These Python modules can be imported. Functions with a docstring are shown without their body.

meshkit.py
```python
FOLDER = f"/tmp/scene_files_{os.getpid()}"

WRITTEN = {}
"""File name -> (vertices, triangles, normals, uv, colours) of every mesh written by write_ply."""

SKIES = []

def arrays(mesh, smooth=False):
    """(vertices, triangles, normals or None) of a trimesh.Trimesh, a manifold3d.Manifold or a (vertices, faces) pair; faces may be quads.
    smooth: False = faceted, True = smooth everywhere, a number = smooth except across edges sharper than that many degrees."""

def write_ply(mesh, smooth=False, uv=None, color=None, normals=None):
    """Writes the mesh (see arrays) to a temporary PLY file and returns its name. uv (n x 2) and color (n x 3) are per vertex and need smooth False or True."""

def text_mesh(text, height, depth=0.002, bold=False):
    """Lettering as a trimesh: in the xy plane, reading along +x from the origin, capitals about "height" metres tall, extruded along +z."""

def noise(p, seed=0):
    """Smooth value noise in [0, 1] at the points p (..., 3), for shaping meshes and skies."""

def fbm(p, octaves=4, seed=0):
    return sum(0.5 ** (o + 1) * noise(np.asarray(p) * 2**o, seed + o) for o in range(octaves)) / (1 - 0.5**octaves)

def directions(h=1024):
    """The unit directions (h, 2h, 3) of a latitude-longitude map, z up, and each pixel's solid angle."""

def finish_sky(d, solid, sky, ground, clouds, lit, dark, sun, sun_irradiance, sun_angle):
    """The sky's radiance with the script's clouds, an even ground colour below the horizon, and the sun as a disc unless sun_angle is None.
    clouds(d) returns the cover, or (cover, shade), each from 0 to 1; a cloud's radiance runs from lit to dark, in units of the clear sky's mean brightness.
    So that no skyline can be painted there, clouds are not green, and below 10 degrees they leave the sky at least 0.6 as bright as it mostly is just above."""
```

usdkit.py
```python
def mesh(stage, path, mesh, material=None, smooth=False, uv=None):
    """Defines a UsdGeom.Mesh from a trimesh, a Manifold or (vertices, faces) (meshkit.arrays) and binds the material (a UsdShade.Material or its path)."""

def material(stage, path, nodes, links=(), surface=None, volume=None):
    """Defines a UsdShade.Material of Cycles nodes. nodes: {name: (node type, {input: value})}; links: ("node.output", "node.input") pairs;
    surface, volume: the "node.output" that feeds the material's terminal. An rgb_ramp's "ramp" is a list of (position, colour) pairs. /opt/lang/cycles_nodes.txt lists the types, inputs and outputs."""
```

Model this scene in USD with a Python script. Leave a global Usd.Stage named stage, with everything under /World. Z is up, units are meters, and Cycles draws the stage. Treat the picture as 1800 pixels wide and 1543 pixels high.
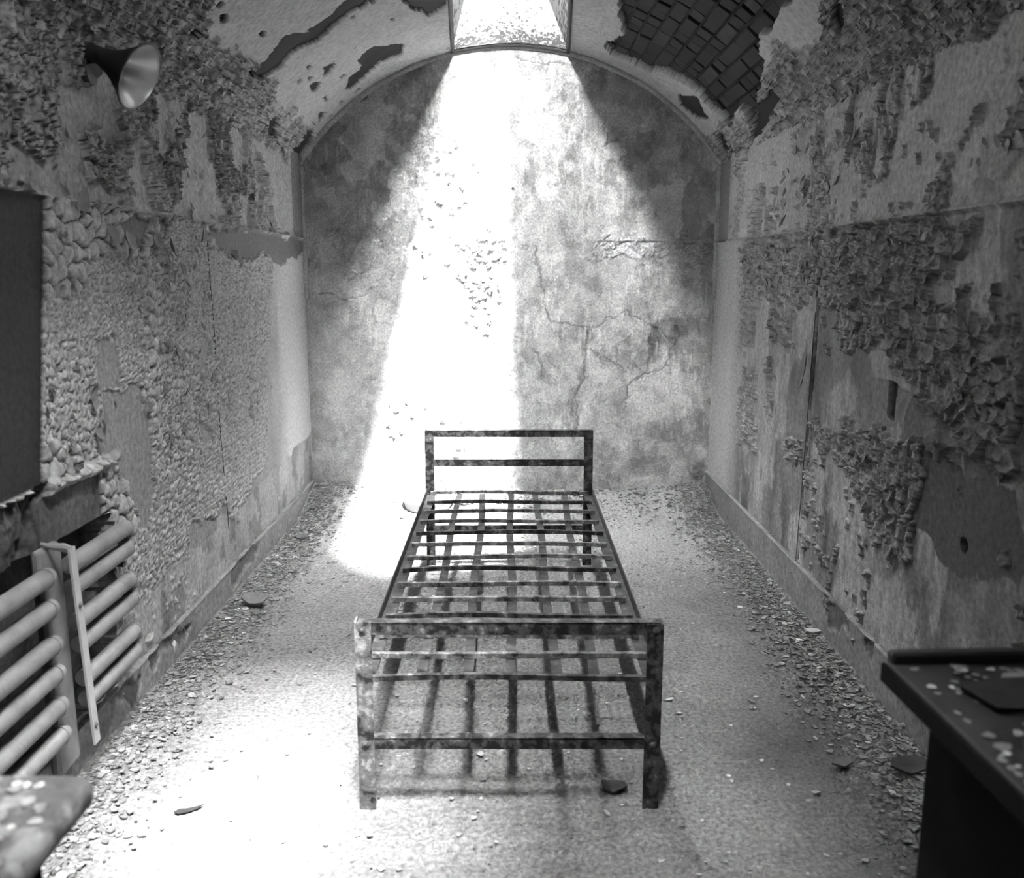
import math
import numpy as np
import trimesh
import shapely
from shapely.geometry import Polygon
from scipy.spatial import cKDTree
import meshkit
import usdkit
from pxr import Gf, Sdf, Usd, UsdGeom, UsdLux, UsdShade, Vt

stage = Usd.Stage.CreateInMemory()
UsdGeom.SetStageUpAxis(stage, 'Z')
UsdGeom.SetStageMetersPerUnit(stage, 1.0)
world = UsdGeom.Xform.Define(stage, '/World')
stage.SetDefaultPrim(world.GetPrim())
rng = np.random.default_rng(11)

# ------------------------------------------------------------------ camera
F_PX, CX, CY = 1580.0, 897.0, 771.5
PITCH, H = math.radians(10.52), 1.35
CO, SI = math.cos(PITCH), math.sin(PITCH)
cam = UsdGeom.Camera.Define(stage, '/World/camera')
cam.CreateHorizontalApertureAttr(36.0)
cam.CreateVerticalApertureAttr(36.0 * 1543 / 1800)
cam.CreateFocalLengthAttr(36.0 * F_PX / 1800)
cam.CreateHorizontalApertureOffsetAttr(36.0 * 3 / 1800)
cam.CreateClippingRangeAttr((0.05, 100))
cam.CreateFStopAttr(3.6)
cam.CreateFocusDistanceAttr(3.5)
cx_ = UsdGeom.Xformable(cam)
cx_.AddTranslateOp().Set((0, 0, H))
cx_.AddRotateXOp().Set(90 - math.degrees(PITCH))
cam.CreateExposureAttr(0.0)

# ------------------------------------------------------------------ light: hazy sun and the sky-lit glass of the two skylights
SUN = np.array([-0.115, 0.30, -1.0])
SLIT = (-0.150, -0.030, 3.35, 4.95, 3.06)      # x0 x1 y0 y1 z of the rear skylight slit
HATCH = (-0.66, 0.03, 0.50, 1.62, 3.06)       # the front skylight

sun = UsdLux.DistantLight.Define(stage, '/World/sun')
sun.CreateAngleAttr(17.0)
sun.CreateIntensityAttr(3000.0)
z_ = -SUN / np.linalg.norm(SUN)
x_ = np.cross([0, 1, 0], z_); x_ /= np.linalg.norm(x_)
y_ = np.cross(z_, x_)
m_ = np.eye(4); m_[0, :3], m_[1, :3], m_[2, :3] = x_, y_, z_
UsdGeom.Xformable(sun).AddTransformOp().Set(Gf.Matrix4d(m_.tolist()))


def rect_light(name, x, y, z, w, l, inten, tilt=0.0, lean=0.0):
    r = UsdLux.RectLight.Define(stage, '/World/' + name)
    r.CreateWidthAttr(w); r.CreateHeightAttr(l); r.CreateIntensityAttr(inten)
    UsdGeom.Xformable(r).AddTranslateOp().Set((x, y, z))
    UsdGeom.Xformable(r).AddRotateYOp().Set(lean)
    UsdGeom.Xformable(r).AddRotateXOp().Set(tilt)


rect_light('skylight_glow', -0.01, 3.48, 3.03, 0.06, 0.50, 2100.0, 32.0)
rect_light('hatch_glow', 0.0, 1.20, 3.04, 0.05, 0.75, 1150.0, 0.0, -24.0)

# ------------------------------------------------------------------ room measures (metres, x right, y away from the camera)
W = 1.164            # half width of the cell
YB, YF = 5.17, -0.9  # back wall, wall behind the camera
VR, VZ = 1.43, 1.125  # vault radius and the height of its axis
PHI = math.asin(W / VR)
DADO_L, DADO_R = 1.535, 1.510
BASE_L, BASE_R = 0.155, 0.200


# ------------------------------------------------------------------ helpers
def ray(px, py):
    X, Y = (px - CX) / F_PX, (py - CY) / F_PX
    return np.array([X, CO - Y * SI, -SI - Y * CO])


def on_x(px, py, x):
    d = ray(px, py); return np.array([0, 0, H]) + d * (x / d[0])


def on_y(px, py, y):
    d = ray(px, py); return np.array([0, 0, H]) + d * (y / d[1])


def on_z(px, py, z=0.0):
    d = ray(px, py); return np.array([0, 0, H]) + d * ((z - H) / d[2])


def on_vault(px, py):
    d = ray(px, py); oz = H - VZ
    a, b, c = d[0] ** 2 + d[2] ** 2, 2 * oz * d[2], oz * oz - VR * VR
    p = np.array([0, 0, H]) + d * ((-b + math.sqrt(b * b - 4 * a * c)) / (2 * a))
    return np.array([math.atan2(p[0], p[2] - VZ), p[1]])


def wall_poly(s, pts):
    return Polygon([tuple(on_x(px, py, s * W)[1:]) for px, py in pts]).buffer(0)


def back_poly(pts):
    return Polygon([tuple(on_y(px, py, YB)[[0, 2]]) for px, py in pts]).buffer(0)


def vault_poly(pts):
    return Polygon([tuple(on_vault(px, py) * [VR, 1]) for px, py in pts]).buffer(0)


def fbm(u, v, su, sv, seed, octaves=4):
    return meshkit.fbm(np.stack([u * su, v * sv, np.full_like(u, seed * 7.31)], -1), octaves, seed)


def sstep(a, b, x):
    t = np.clip((x - a) / (b - a), 0, 1); return t * t * (3 - 2 * t)


def inside(polys, u, v, ragged=0.03, scale=14, seed=3):
    """1 inside the polygons, their outline broken up by noise."""
    if not isinstance(polys, (list, tuple)):
        polys = [polys]
    uu = u + ragged * 2 * (fbm(u, v, scale, scale, seed, 6) - 0.5) * 2
    vv = v + ragged * 2 * (fbm(u, v, scale, scale, seed + 50, 6) - 0.5) * 2
    out = np.zeros(u.shape)
    for p in polys:
        out = np.maximum(out, shapely.contains_xy(p, uu, vv).astype(float))
    return out


def near_line(pts, u, v, ragged=0.0, seed=1):
    """Distance to a polyline."""
    if ragged:
        u = u + ragged * 2 * (fbm(u, v, 22, 22, seed, 3) - 0.5)
        v = v + ragged * 2 * (fbm(u, v, 22, 22, seed + 9, 3) - 0.5)
    best = np.full(u.shape, 9.0)
    for (a, b), (c, d) in zip(pts[:-1], pts[1:]):
        L = (c - a) ** 2 + (d - b) ** 2
        t = np.clip(((u - a) * (c - a) + (v - b) * (d - b)) / L, 0, 1)
        best = np.minimum(best, np.hypot(u - a - t * (c - a), v - b - t * (d - b)))
    return best


def cells(u, v, su, sv, seed, warp=0.25):
    """Irregular cells of about su x sv: (edge 0..1, cell random, second random, offset u, offset v)."""
    r = np.random.default_rng(seed)
    a, b = u / su, v / sv
    wa = fbm(u, v, 1.3 / su, 1.3 / sv, seed + 5, 2) - 0.5
    wb = fbm(u, v, 1.3 / su, 1.3 / sv, seed + 25, 2) - 0.5
    a, b = a + warp * 2 * wa, b + warp * 2 * wb
    i0, i1, j0, j1 = int(a.min()) - 3, int(a.max()) + 3, int(b.min()) - 3, int(b.max()) + 3
    gi, gj = np.meshgrid(np.arange(i0, i1), np.arange(j0, j1), indexing='ij')
    pts = np.stack([gi.ravel(), gj.ravel()], 1) + r.uniform(0.05, 0.95, (gi.size, 2))
    rnd = r.random((len(pts), 2))
    q = np.stack([a.ravel(), b.ravel()], 1)
    d, k = cKDTree(pts).query(q, k=2, workers=-1)
    e = np.clip((d[:, 1] - d[:, 0]) / 0.75, 0, 1).reshape(u.shape)
    off = (q - pts[k[:, 0]]).reshape(u.shape + (2,))
    rr = rnd[k[:, 0]].reshape(u.shape + (2,))
    return e, rr[..., 0], rr[..., 1], off[..., 0], off[..., 1]


def flakes(u, v, su, sv, cover, amp, seed, curl=1.0):
    """A coat of paint broken into flakes: height over the plaster, 1 where paint is left, a random per flake."""
    e, r0, r1, ou, ov = cells(u, v, su, sv, seed)
    left = (r0 < cover) & (e > 0.05)
    tilt = curl * ((r1 - 0.5) * 1.3 * ou + (0.25 - r0) * 1.5 * ov)
    cup = curl * 0.55 * (1 - e) ** 2
    h = amp * np.clip(0.35 + 0.55 * r1 + tilt + cup, 0.15, 2.2)
    return np.where(left, h, 0.0), left.astype(float), r1 - 1.15 * sstep(0.20, 0.06, e)      # crack shade painted in as darker flake edges


def domes(u, v, su, sv, cover, amp, seed):
    """A puffed, crazed coat: rounded pads with deep crevices between; 1 where paint is left, a random per pad, the crevice mask."""
    e, r0, r1, ou, ov = cells(u, v, su, sv, seed, 0.3)
    left = r0 < cover
    h = amp * (0.55 + 0.45 * r1) * (1 - (1 - np.clip(e * 1.25, 0, 1)) ** 3) + amp * 0.5 * (r1 - 0.5) * ou
    return np.where(left, h, 0.0), left.astype(float), r1, np.where(left, sstep(0.16, 0.04, e), 0.0)


def grid_faces(n, m, flip=False, keep=None):
    i, j = np.meshgrid(np.arange(n - 1), np.arange(m - 1), indexing='ij')
    a, b, c, d = i * m + j, (i + 1) * m + j, (i + 1) * m + j + 1, i * m + j + 1
    if keep is not None:
        a, b, c, d = a[keep], b[keep], c[keep], d[keep]
    a, b, c, d = a.ravel(), b.ravel(), c.ravel(), d.ravel()
    f = np.concatenate([np.stack([a, b, c], 1), np.stack([a, c, d], 1)])
    return f[:, ::-1] if flip else f


counts = {}


def path_of(name, parent=None):
    base = (str(parent.GetPath()) if parent is not None else '/World') + '/' + name
    k = counts.get(base, 0); counts[base] = k + 1
    return base if k == 0 else f'{base}_{k:03d}'


def tag(prim, label=None, cat=None, group=None, kind=None):
    for k, v in (('label', label), ('category', cat), ('group', group), ('kind', kind)):
        if v:
            prim.SetCustomDataByKey(k, v)
    return prim


def obj(name, mesh, mat, parent=None, smooth=False, tone=None):
    m = usdkit.mesh(stage, path_of(name, parent), mesh, mat, smooth)
    if tone is not None:
        t = np.repeat(np.asarray(tone, np.float32).reshape(-1, 1), 3, 1)
        UsdGeom.PrimvarsAPI(m).CreatePrimvar('tone', Sdf.ValueTypeNames.Color3fArray, 'vertex').Set(Vt.Vec3fArray.FromNumpy(t))
    return m.GetPrim()


def thing(name, label=None, cat=None, loc=(0, 0, 0), rz=0.0, group=None, kind=None):
    x = UsdGeom.Xform.Define(stage, path_of(name))
    x.AddTranslateOp().Set(tuple(map(float, loc)))
    if rz:
        x.AddRotateZOp().Set(float(math.degrees(rz)))
    return tag(x.GetPrim(), label, cat, group, kind)


def grid_obj(name, P, tone, mat, parent, flip=False, keep=None):
    n, m = P.shape[:2]
    return obj(name, (P.reshape(-1, 3), grid_faces(n, m, flip, keep)), mat, parent, True, tone.ravel())


def join(*ms):
    return trimesh.util.concatenate([m for m in ms])


def box(x0, x1, y0, y1, z0, z1, ch=0.0):
    """A box, its edges chamfered by ch."""
    if not ch:
        m = trimesh.creation.box((x1 - x0, y1 - y0, z1 - z0))
        m.apply_translation(((x0 + x1) / 2, (y0 + y1) / 2, (z0 + z1) / 2)); return m
    pts = []
    for ax in range(3):
        lo, hi = np.array([x0, y0, z0]) + ch, np.array([x1, y1, z1]) - ch
        lo[ax] -= ch; hi[ax] += ch
        pts += [[(lo, hi)[i][0], (lo, hi)[j][1], (lo, hi)[k][2]] for i in (0, 1) for j in (0, 1) for k in (0, 1)]
    return trimesh.convex.convex_hull(np.array(pts))


def frame_between(a, b, up=(0, 0, 1)):
    a, b = np.asarray(a, float), np.asarray(b, float)
    t = b - a; L = np.linalg.norm(t); t /= L
    u = np.asarray(up, float)
    if abs(t @ u) > 0.95:
        u = np.array([0, 1.0, 0])
    s = np.cross(u, t); s /= np.linalg.norm(s); u = np.cross(t, s)
    M = np.eye(4); M[:3, 0], M[:3, 1], M[:3, 2], M[:3, 3] = s, u, t, a
    return M, L


def rod(a, b, r, n=12):
    M, L = frame_between(a, b)
    c = trimesh.creation.cylinder(r, L, sections=n); c.apply_translation((0, 0, L / 2)); c.apply_transform(M); return c


def tube(pts, r, n=12, cap=True, ref=None):
    p = np.asarray(pts, float); k = len(p)
    t = np.gradient(p, axis=0); t /= np.linalg.norm(t, axis=1, keepdims=True)
    if ref is None:
        ref = (0, 0, 1.0) if abs(t[:, 2]).mean() < 0.8 else (0, 1.0, 0)
    a = np.cross(t, np.asarray(ref, float)); a /= np.linalg.norm(a, axis=1, keepdims=True); b = np.cross(t, a)
    r = np.broadcast_to(r, (k,)); g = np.arange(n) * 2 * np.pi / n
    v = p[:, None] + r[:, None, None] * (np.cos(g)[None, :, None] * a[:, None] + np.sin(g)[None, :, None] * b[:, None])
    i, j = np.meshgrid(np.arange(k - 1), np.arange(n), indexing='ij')
    q = np.stack([i * n + j, i * n + (j + 1) % n, (i + 1) * n + (j + 1) % n, (i + 1) * n + j], -1).reshape(-1, 4)
    f = np.vstack([q[:, [0, 1, 2]], q[:, [0, 2, 3]]])
    v = v.reshape(-1, 3)
    if cap:
        v = np.vstack([v, p[0], p[-1]]); o = k * n
        jj = np.arange(n)
        f = np.vstack([f, np.stack([np.full(n, o), (jj + 1) % n, jj], 1), np.stack([np.full(n, o + 1), (k - 1) * n + jj, (k - 1) * n + (jj + 1) % n], 1)])
    m = trimesh.Trimesh(v, f, process=False)
    if m.volume < 0:
        m.invert()
    return m


def lathe(profile, n=40):
    m = trimesh.creation.revolve(np.asarray(profile, float), sections=n)
    return m


def extrude(poly, h):
    return trimesh.creation.extrude_polygon(poly if isinstance(poly, Polygon) else Polygon(poly), h, engine='earcut')


def along(poly, a, b, up=(0, 0, 1)):
    """Extrudes a profile (x = sideways, y = up) from a to b."""
    M, L = frame_between(a, b, up)
    m = extrude(poly, L); m.apply_transform(M); return m


# ------------------------------------------------------------------ materials (all grey: the photograph is black and white)
LOOK = '/World/Looks/'
UsdGeom.Scope.Define(stage, '/World/Looks')


def g3(x):
    return (x, x, x)


def toned(name, lo=0.72, hi=1.28, scale=55.0, rough=0.92, bump=0.35, bscale=140.0, dist=0.004):
    """Albedo from the mesh's tone, broken up by fine noise, with fine relief."""
    return usdkit.material(stage, LOOK + name, {
        'tone': ('attribute', {'attribute': 'tone'}),
        'geo': ('geometry', {}),
        'n': ('noise_texture', {'scale': scale, 'detail': 6.0, 'roughness': 0.65}),
        'r': ('map_range', {'from_min': 0.3, 'from_max': 0.7, 'to_min': lo, 'to_max': hi}),
        'v': ('combine_xyz', {}),
        'm': ('mix', {'mix_type': 'multiply', 'fac': 1.0}),
        'bn': ('noise_texture', {'scale': bscale, 'detail': 4.0, 'roughness': 0.6}),
        'b': ('bump', {'strength': bump, 'distance': dist}),
        'p': ('principled_bsdf', {'roughness': rough, 'specular_ior_level': 0.2}),
    }, [('geo.position', 'n.vector'), ('n.fac', 'r.value'), ('r.result', 'v.x'), ('r.result', 'v.y'), ('r.result', 'v.z'),
        ('tone.color', 'm.color1'), ('v.vector', 'm.color2'), ('m.color', 'p.base_color'),
        ('geo.position', 'bn.vector'), ('bn.fac', 'b.height'), ('b.normal', 'p.normal')], surface='p.BSDF')


def mottled(name, stops, scale=20.0, rough=0.8, bump=0.25, bscale=120.0, dist=0.002, spec=0.3, metallic=0.0, vary=0.0, detail=6.0):
    nodes = {
        'co': ('texture_coordinate', {}),
        'n': ('noise_texture', {'scale': scale, 'detail': detail, 'roughness': 0.62}),
        'c': ('rgb_ramp', {'ramp': [(p, g3(x)) for p, x in stops]}),
        'bn': ('noise_texture', {'scale': bscale, 'detail': 4.0}),
        'b': ('bump', {'strength': bump, 'distance': dist}),
        'p': ('principled_bsdf', {'roughness': rough, 'specular_ior_level': spec, 'metallic': metallic}),
    }
    links = [('co.object', 'n.vector'), ('n.fac', 'c.fac'), ('co.object', 'bn.vector'), ('bn.fac', 'b.height'), ('b.normal', 'p.normal')]
    if vary:
        nodes['oi'] = ('object_info', {})
        nodes['rr'] = ('map_range', {'from_min': 0.0, 'from_max': 1.0, 'to_min': 1 - vary, 'to_max': 1 + vary})
        nodes['cv'] = ('combine_xyz', {})
        nodes['mm'] = ('mix', {'mix_type': 'multiply', 'fac': 1.0})
        links += [('oi.random', 'rr.value'), ('rr.result', 'cv.x'), ('rr.result', 'cv.y'), ('rr.result', 'cv.z'), ('c.color', 'mm.color1'), ('cv.vector', 'mm.color2'), ('mm.color', 'p.base_color')]
    else:
        links.append(('c.color', 'p.base_color'))
    return usdkit.material(stage, LOOK + name, nodes, links, surface='p.BSDF')


M_WALL = toned('wall_plaster', 0.24, 0.60)
M_BACK = toned('back_plaster', 0.34, 0.90, 110.0, bump=0.3, bscale=110.0)
M_VAULT = toned('vault_plaster', 0.40, 0.72, 45.0, bump=0.3)
M_FLOOR = toned('floor_dirt', 0.20, 0.68, 75.0, bump=0.6, bscale=150.0, dist=0.008)
M_WELL = toned('well_plaster', 0.9, 1.1, 40.0)
M_BRICK = [mottled(f'brick_{"abcde"[i]}', [(0.3, t * 0.6), (0.55, t), (0.8, t * 1.6)], 14.0, 0.9, 0.5, 90.0, 0.004) for i, t in enumerate((0.003, 0.0045, 0.0065, 0.010, 0.016))]
M_FLAKE = mottled('paint_flake', [(0.3, 0.10), (0.7, 0.18)], 18.0, 0.75, 0.15)
M_FLAKE_UP = mottled('paint_flake_upper', [(0.3, 0.13), (0.7, 0.24)], 18.0, 0.8, 0.15)
M_CHIP = [mottled(f'paint_chip_{"abc"[i]}', [(0.3, a), (0.7, b)], 30.0, 0.8, 0.2, vary=0.35) for i, (a, b) in enumerate(((0.07, 0.12), (0.12, 0.20), (0.25, 0.40)))]
M_IRON = mottled('bed_iron', [(0.38, 0.003), (0.475, 0.006), (0.505, 0.032), (0.60, 0.045), (0.66, 0.13)], 34.0, 0.62, 0.5, 160.0, 0.002, 0.3, detail=10.0)
M_IRON_LIGHT = mottled('bed_iron_chipped', [(0.38, 0.012), (0.43, 0.06), (0.55, 0.10), (0.58, 0.17), (0.68, 0.24)], 30.0, 0.65, 0.6, 120.0, 0.003, 0.3)
M_STRAP = mottled('bed_strap', [(0.34, 0.010), (0.46, 0.022), (0.58, 0.034), (0.70, 0.08)], 30.0, 0.65, 0.5, 120.0, 0.002, 0.3)
M_BOLT = mottled('bolt_steel', [(0.3, 0.03), (0.7, 0.08)], 60.0, 0.6, 0.2, spec=0.4)
M_RAD = mottled('radiator_paint', [(0.3, 0.11), (0.5, 0.15), (0.72, 0.19)], 16.0, 0.75, 0.3, 140.0, 0.002)
M_RAD_BAR = mottled('radiator_bar_paint', [(0.25, 0.26), (0.6, 0.34)], 22.0, 0.7, 0.2)
M_LAMP_BLACK = mottled('lamp_black', [(0.3, 0.006), (0.7, 0.014)], 25.0, 0.6, 0.2)
M_LAMP_IN = mottled('lamp_reflector', [(0.3, 0.40), (0.7, 0.48)], 40.0, 0.34, 0.02, spec=0.5, metallic=0.35)
M_DESK = mottled('desk_dark_paint', [(0.3, 0.010), (0.55, 0.017), (0.75, 0.03)], 9.0, 0.6, 0.2, 90.0, 0.002)
M_TABLE = mottled('table_worn_wood', [(0.3, 0.03), (0.46, 0.06), (0.54, 0.15), (0.75, 0.24)], 17.0, 0.8, 0.4, 80.0, 0.003)
M_TABLE_D = mottled('table_dark_wood', [(0.3, 0.002), (0.7, 0.005)], 12.0, 0.9, 0.3, spec=0.08)
M_WHITE = mottled('enamel_white', [(0.3, 0.62), (0.7, 0.74)], 12.0, 0.5, 0.05)
M_PAPER = mottled('paper', [(0.3, 0.55), (0.7, 0.7)], 14.0, 0.85, 0.1)
M_DARK = mottled('dark_scrap', [(0.3, 0.02), (0.7, 0.05)], 20.0, 0.8, 0.3)
M_LEAF = mottled('dry_leaf', [(0.3, 0.012), (0.7, 0.03)], 30.0, 0.8, 0.2)
M_WIRE = mottled('wire', [(0.3, 0.03), (0.7, 0.08)], 40.0, 0.8, 0.1)
M_DIM_PANE = usdkit.material(stage, LOOK + 'dimming_glass', {'t': ('transparent_bsdf', {'color': g3(0.26)}), 'g': ('glossy_bsdf', {'color': g3(0.8), 'roughness': 0.1}), 'f': ('fresnel', {'IOR': 1.45}), 'm': ('mix_closure', {})},
                         [('f.fac', 'm.fac'), ('t.BSDF', 'm.closure1'), ('g.BSDF', 'm.closure2')], surface='m.closure')  # tinted only to cut the sun at the front opening
M_SHADE_FIN = mottled('glazing_bar', [(0.3, 0.10), (0.7, 0.18)], 20.0)  # for the added fin that blocks the hatch light
M_ROOF = mottled('roof_stone', [(0.3, 0.2), (0.7, 0.3)], 5.0, 0.95, 0.2)

# ------------------------------------------------------------------ the walls
ZS = np.arange(-0.08, 2.02, 0.0039)


def depth_steps(y0, y1, k):
    """Steps along the wall that grow with the distance."""
    out = [y0]
    while out[-1] < y1:
        out.append(out[-1] + k * out[-1] ** 2)
    out[-1] = y1
    return np.array(out)


YS = np.concatenate([np.arange(YF, 1.55, 0.06), depth_steps(1.55, YB + 0.01, 0.00095)])


def wall_left():
    u, v = np.meshgrid(YS, ZS, indexing='ij')
    s = -1
    big = sstep(3.2, 2.1, u)                          # larger flakes towards the camera
    grime = fbm(u, v, 2.2, 1.4, 3)
    mott = fbm(u, v, 9, 6, 5)
    tone = 0.40 + 0.22 * (grime - 0.5) + 0.22 * (mott - 0.5)
    h = 0.004 * (fbm(u, v, 5, 4, 8) - 0.5) + 0.0025 * (fbm(u, v, 40, 40, 9) - 0.5)
    up = v > DADO_L
    # upper wall: coarse scales, dark between, with smooth fallen patches
    P = lambda *p: wall_poly(s, p)
    smooth = [P((325, 205), (355, 208), (362, 270), (374, 300), (378, 345), (398, 388), (296, 374), (312, 330), (322, 270)),
              P((268, 165), (292, 172), (296, 240), (282, 272), (266, 270)), P((0, 262), (90, 300), (200, 322), (205, 352), (0, 330)),
              P((100, 135), (168, 160), (160, 240), (118, 215)), P((440, 240), (520, 300), (525, 420), (485, 410), (470, 330)), P((330, 80), (440, 130), (400, 180), (345, 150))]
    sm = np.maximum(inside(smooth, u, v, 0.03, 10, 21), 0.9 * sstep(0.475, 0.46, fbm(u, v, 9, 3.2, 37, 6)))
    cov = np.clip(0.86 - 0.95 * sm + 0.35 * (fbm(u, v, 3, 2, 31) - 0.5), 0, 1)
    h1, l1, r1 = flakes(u, v, 0.026, 0.055, cov, 0.014, 41, 1.3)
    h2, l2, r2 = flakes(u, v, 0.014, 0.030, np.clip(cov - 0.05, 0, 1) * (sm < 0.5), 0.010, 43, 1.3)
    pick = fbm(u, v, 4, 3, 33) > 0.52
    hu, lu, ru = np.where(pick, h1, h2 + 0.5 * h1), np.where(pick, l1, l2), np.where(pick, r1, r2)
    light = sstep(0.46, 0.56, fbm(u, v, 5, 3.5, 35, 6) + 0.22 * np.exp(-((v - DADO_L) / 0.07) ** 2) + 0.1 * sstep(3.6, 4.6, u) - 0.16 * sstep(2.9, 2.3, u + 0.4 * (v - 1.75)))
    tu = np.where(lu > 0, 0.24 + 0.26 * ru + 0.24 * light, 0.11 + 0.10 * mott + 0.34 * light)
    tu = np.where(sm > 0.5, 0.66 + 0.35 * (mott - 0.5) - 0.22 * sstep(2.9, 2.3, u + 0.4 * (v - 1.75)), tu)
    # lower wall: a puffed, crazed coat, bare near the back and in a few fallen places
    bare = [P((165, 600), (205, 590), (205, 680), (165, 690)), P((178, 690), (250, 680), (270, 800), (262, 840), (240, 900), (215, 880), (200, 810), (170, 790)),
            P((330, 930), (400, 890), (405, 1000), (330, 1060)), P((350, 590), (368, 600), (350, 680)), P((345, 740), (375, 750), (360, 790)),
            P((500, 420), (548, 430), (556, 842), (480, 915), (400, 1000), (405, 940), (470, 800), (468, 620), (480, 500)), P((245, 830), (275, 840), (262, 930), (236, 930))]
    ba = inside(bare, u, v, 0.03, 11, 61)
    far = sstep(4.35, 4.75, u + 0.3 * (fbm(u, v, 6, 2.5, 63) - 0.5))
    low = sstep(0.42, 0.30, v + 0.14 * (fbm(u, v, 6, 6, 65) - 0.5) - 0.02 * (u - 2.5))
    covl = np.clip(1.0 - ba - far - 0.9 * low + 0.25 * (fbm(u, v, 6, 5, 67) - 0.5), 0, 1)
    a1, b1, c1, g1 = domes(u, v, 0.045, 0.055, covl, 0.020, 71)
    a2, b2, c2, g2 = domes(u, v, 0.022, 0.028, covl, 0.011, 73)
    a3, b3, c3, g3_ = domes(u, v, 0.013, 0.018, covl, 0.007, 75)
    w1 = fbm(u, v, 2.5, 2.5, 77) + 0.35 * big - 0.1 - 0.5 * np.exp(-((v - 1.1) / 0.22) ** 2) * (big > 0.2)
    k1, k2 = w1 > 0.55, fbm(u, v, 3, 3, 78) > 0.5
    hl = np.where(k1, a1 + 0.2 * a3, np.where(k2, a2 + 0.25 * a3, a3 + 0.3 * a2))
    gl = np.where(k1, g1, np.where(k2, g2, g3_))
    ll = np.where(k1, b1, np.where(k2, b2, b3))
    cl = np.where(k1, c1, np.where(k2, c2, c3))
    tl = np.where(ll > 0, (0.62 + 0.10 * cl + 0.16 * (mott - 0.5)) * (1 - 0.6 * gl), 0.34 + 0.26 * mott)  # occlusion in the crevices painted as darker tone
    tl = np.where(ll > 0, tl, tl * (1 - far) + far * (1.15 + 0.5 * (fbm(u, v, 5, 2, 88, 5) - 0.5)))  # bare plaster near the back, whitened further to paint in the skylight falling there
    tl = np.where((low > 0.5) & (ll == 0), 0.62 + 0.7 * (mott - 0.5) - 0.25 * (fbm(u, v, 8, 5, 87, 6) > 0.56), tl)
    # ragged, emptied band right below the dado line
    rag = inside([P((360, 395), (520, 415), (540, 440), (490, 470), (470, 440), (430, 465), (385, 440)), P((205, 380), (260, 388), (245, 440), (215, 410)), P((270, 385), (300, 390), (285, 425))], u, v, 0.03, 14, 83) * (~up)
    hl = np.where(rag > 0, 0.0, hl); tl = np.where(rag > 0, 0.17 + 0.1 * mott, tl)
    # corner strip next to the back wall
    cs = (u > 4.93) & up
    tu = np.where(cs, 0.26 + 0.1 * mott, tu); hu = np.where(cs, 0, hu)
    h = h + np.where(up, hu + 0.006, hl)
    tone = np.where(up, tu, tl)
    # dark bare strip at the left edge of the picture with a broken lower end
    edge = 2.15 + 0.16 * np.clip((v - 0.75) / 0.8, 0, 1) + 0.012 * (fbm(u * 0, v, 9, 5, 91) - 0.5)
    strip = (u < edge) & (v < DADO_L) & (v > 0.83)
    h = np.where(strip, 0.0005 + 0.003 * (mott - 0.5), h); tone = np.where(strip, 0.012 + 0.03 * mott, tone)
    hole = (u < 2.15 + 0.06 * mott) & (v < 0.83 + 0.05 * (mott - 0.5)) & (v > 0.55)
    h = np.where(hole, -0.05 + 0.07 * fbm(u, v, 16, 16, 93), h); tone = np.where(hole, 0.07 + 0.09 * fbm(u, v, 20, 20, 94), tone)
    # plaster ledge and the hollow under it, above the radiator
    lz = 0.822 + (u - 2.17) * (-0.02)
    ledge = np.exp(-((v - lz) / 0.012) ** 2) * sstep(2.66, 2.56, u) * sstep(2.14, 2.17, u)
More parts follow.
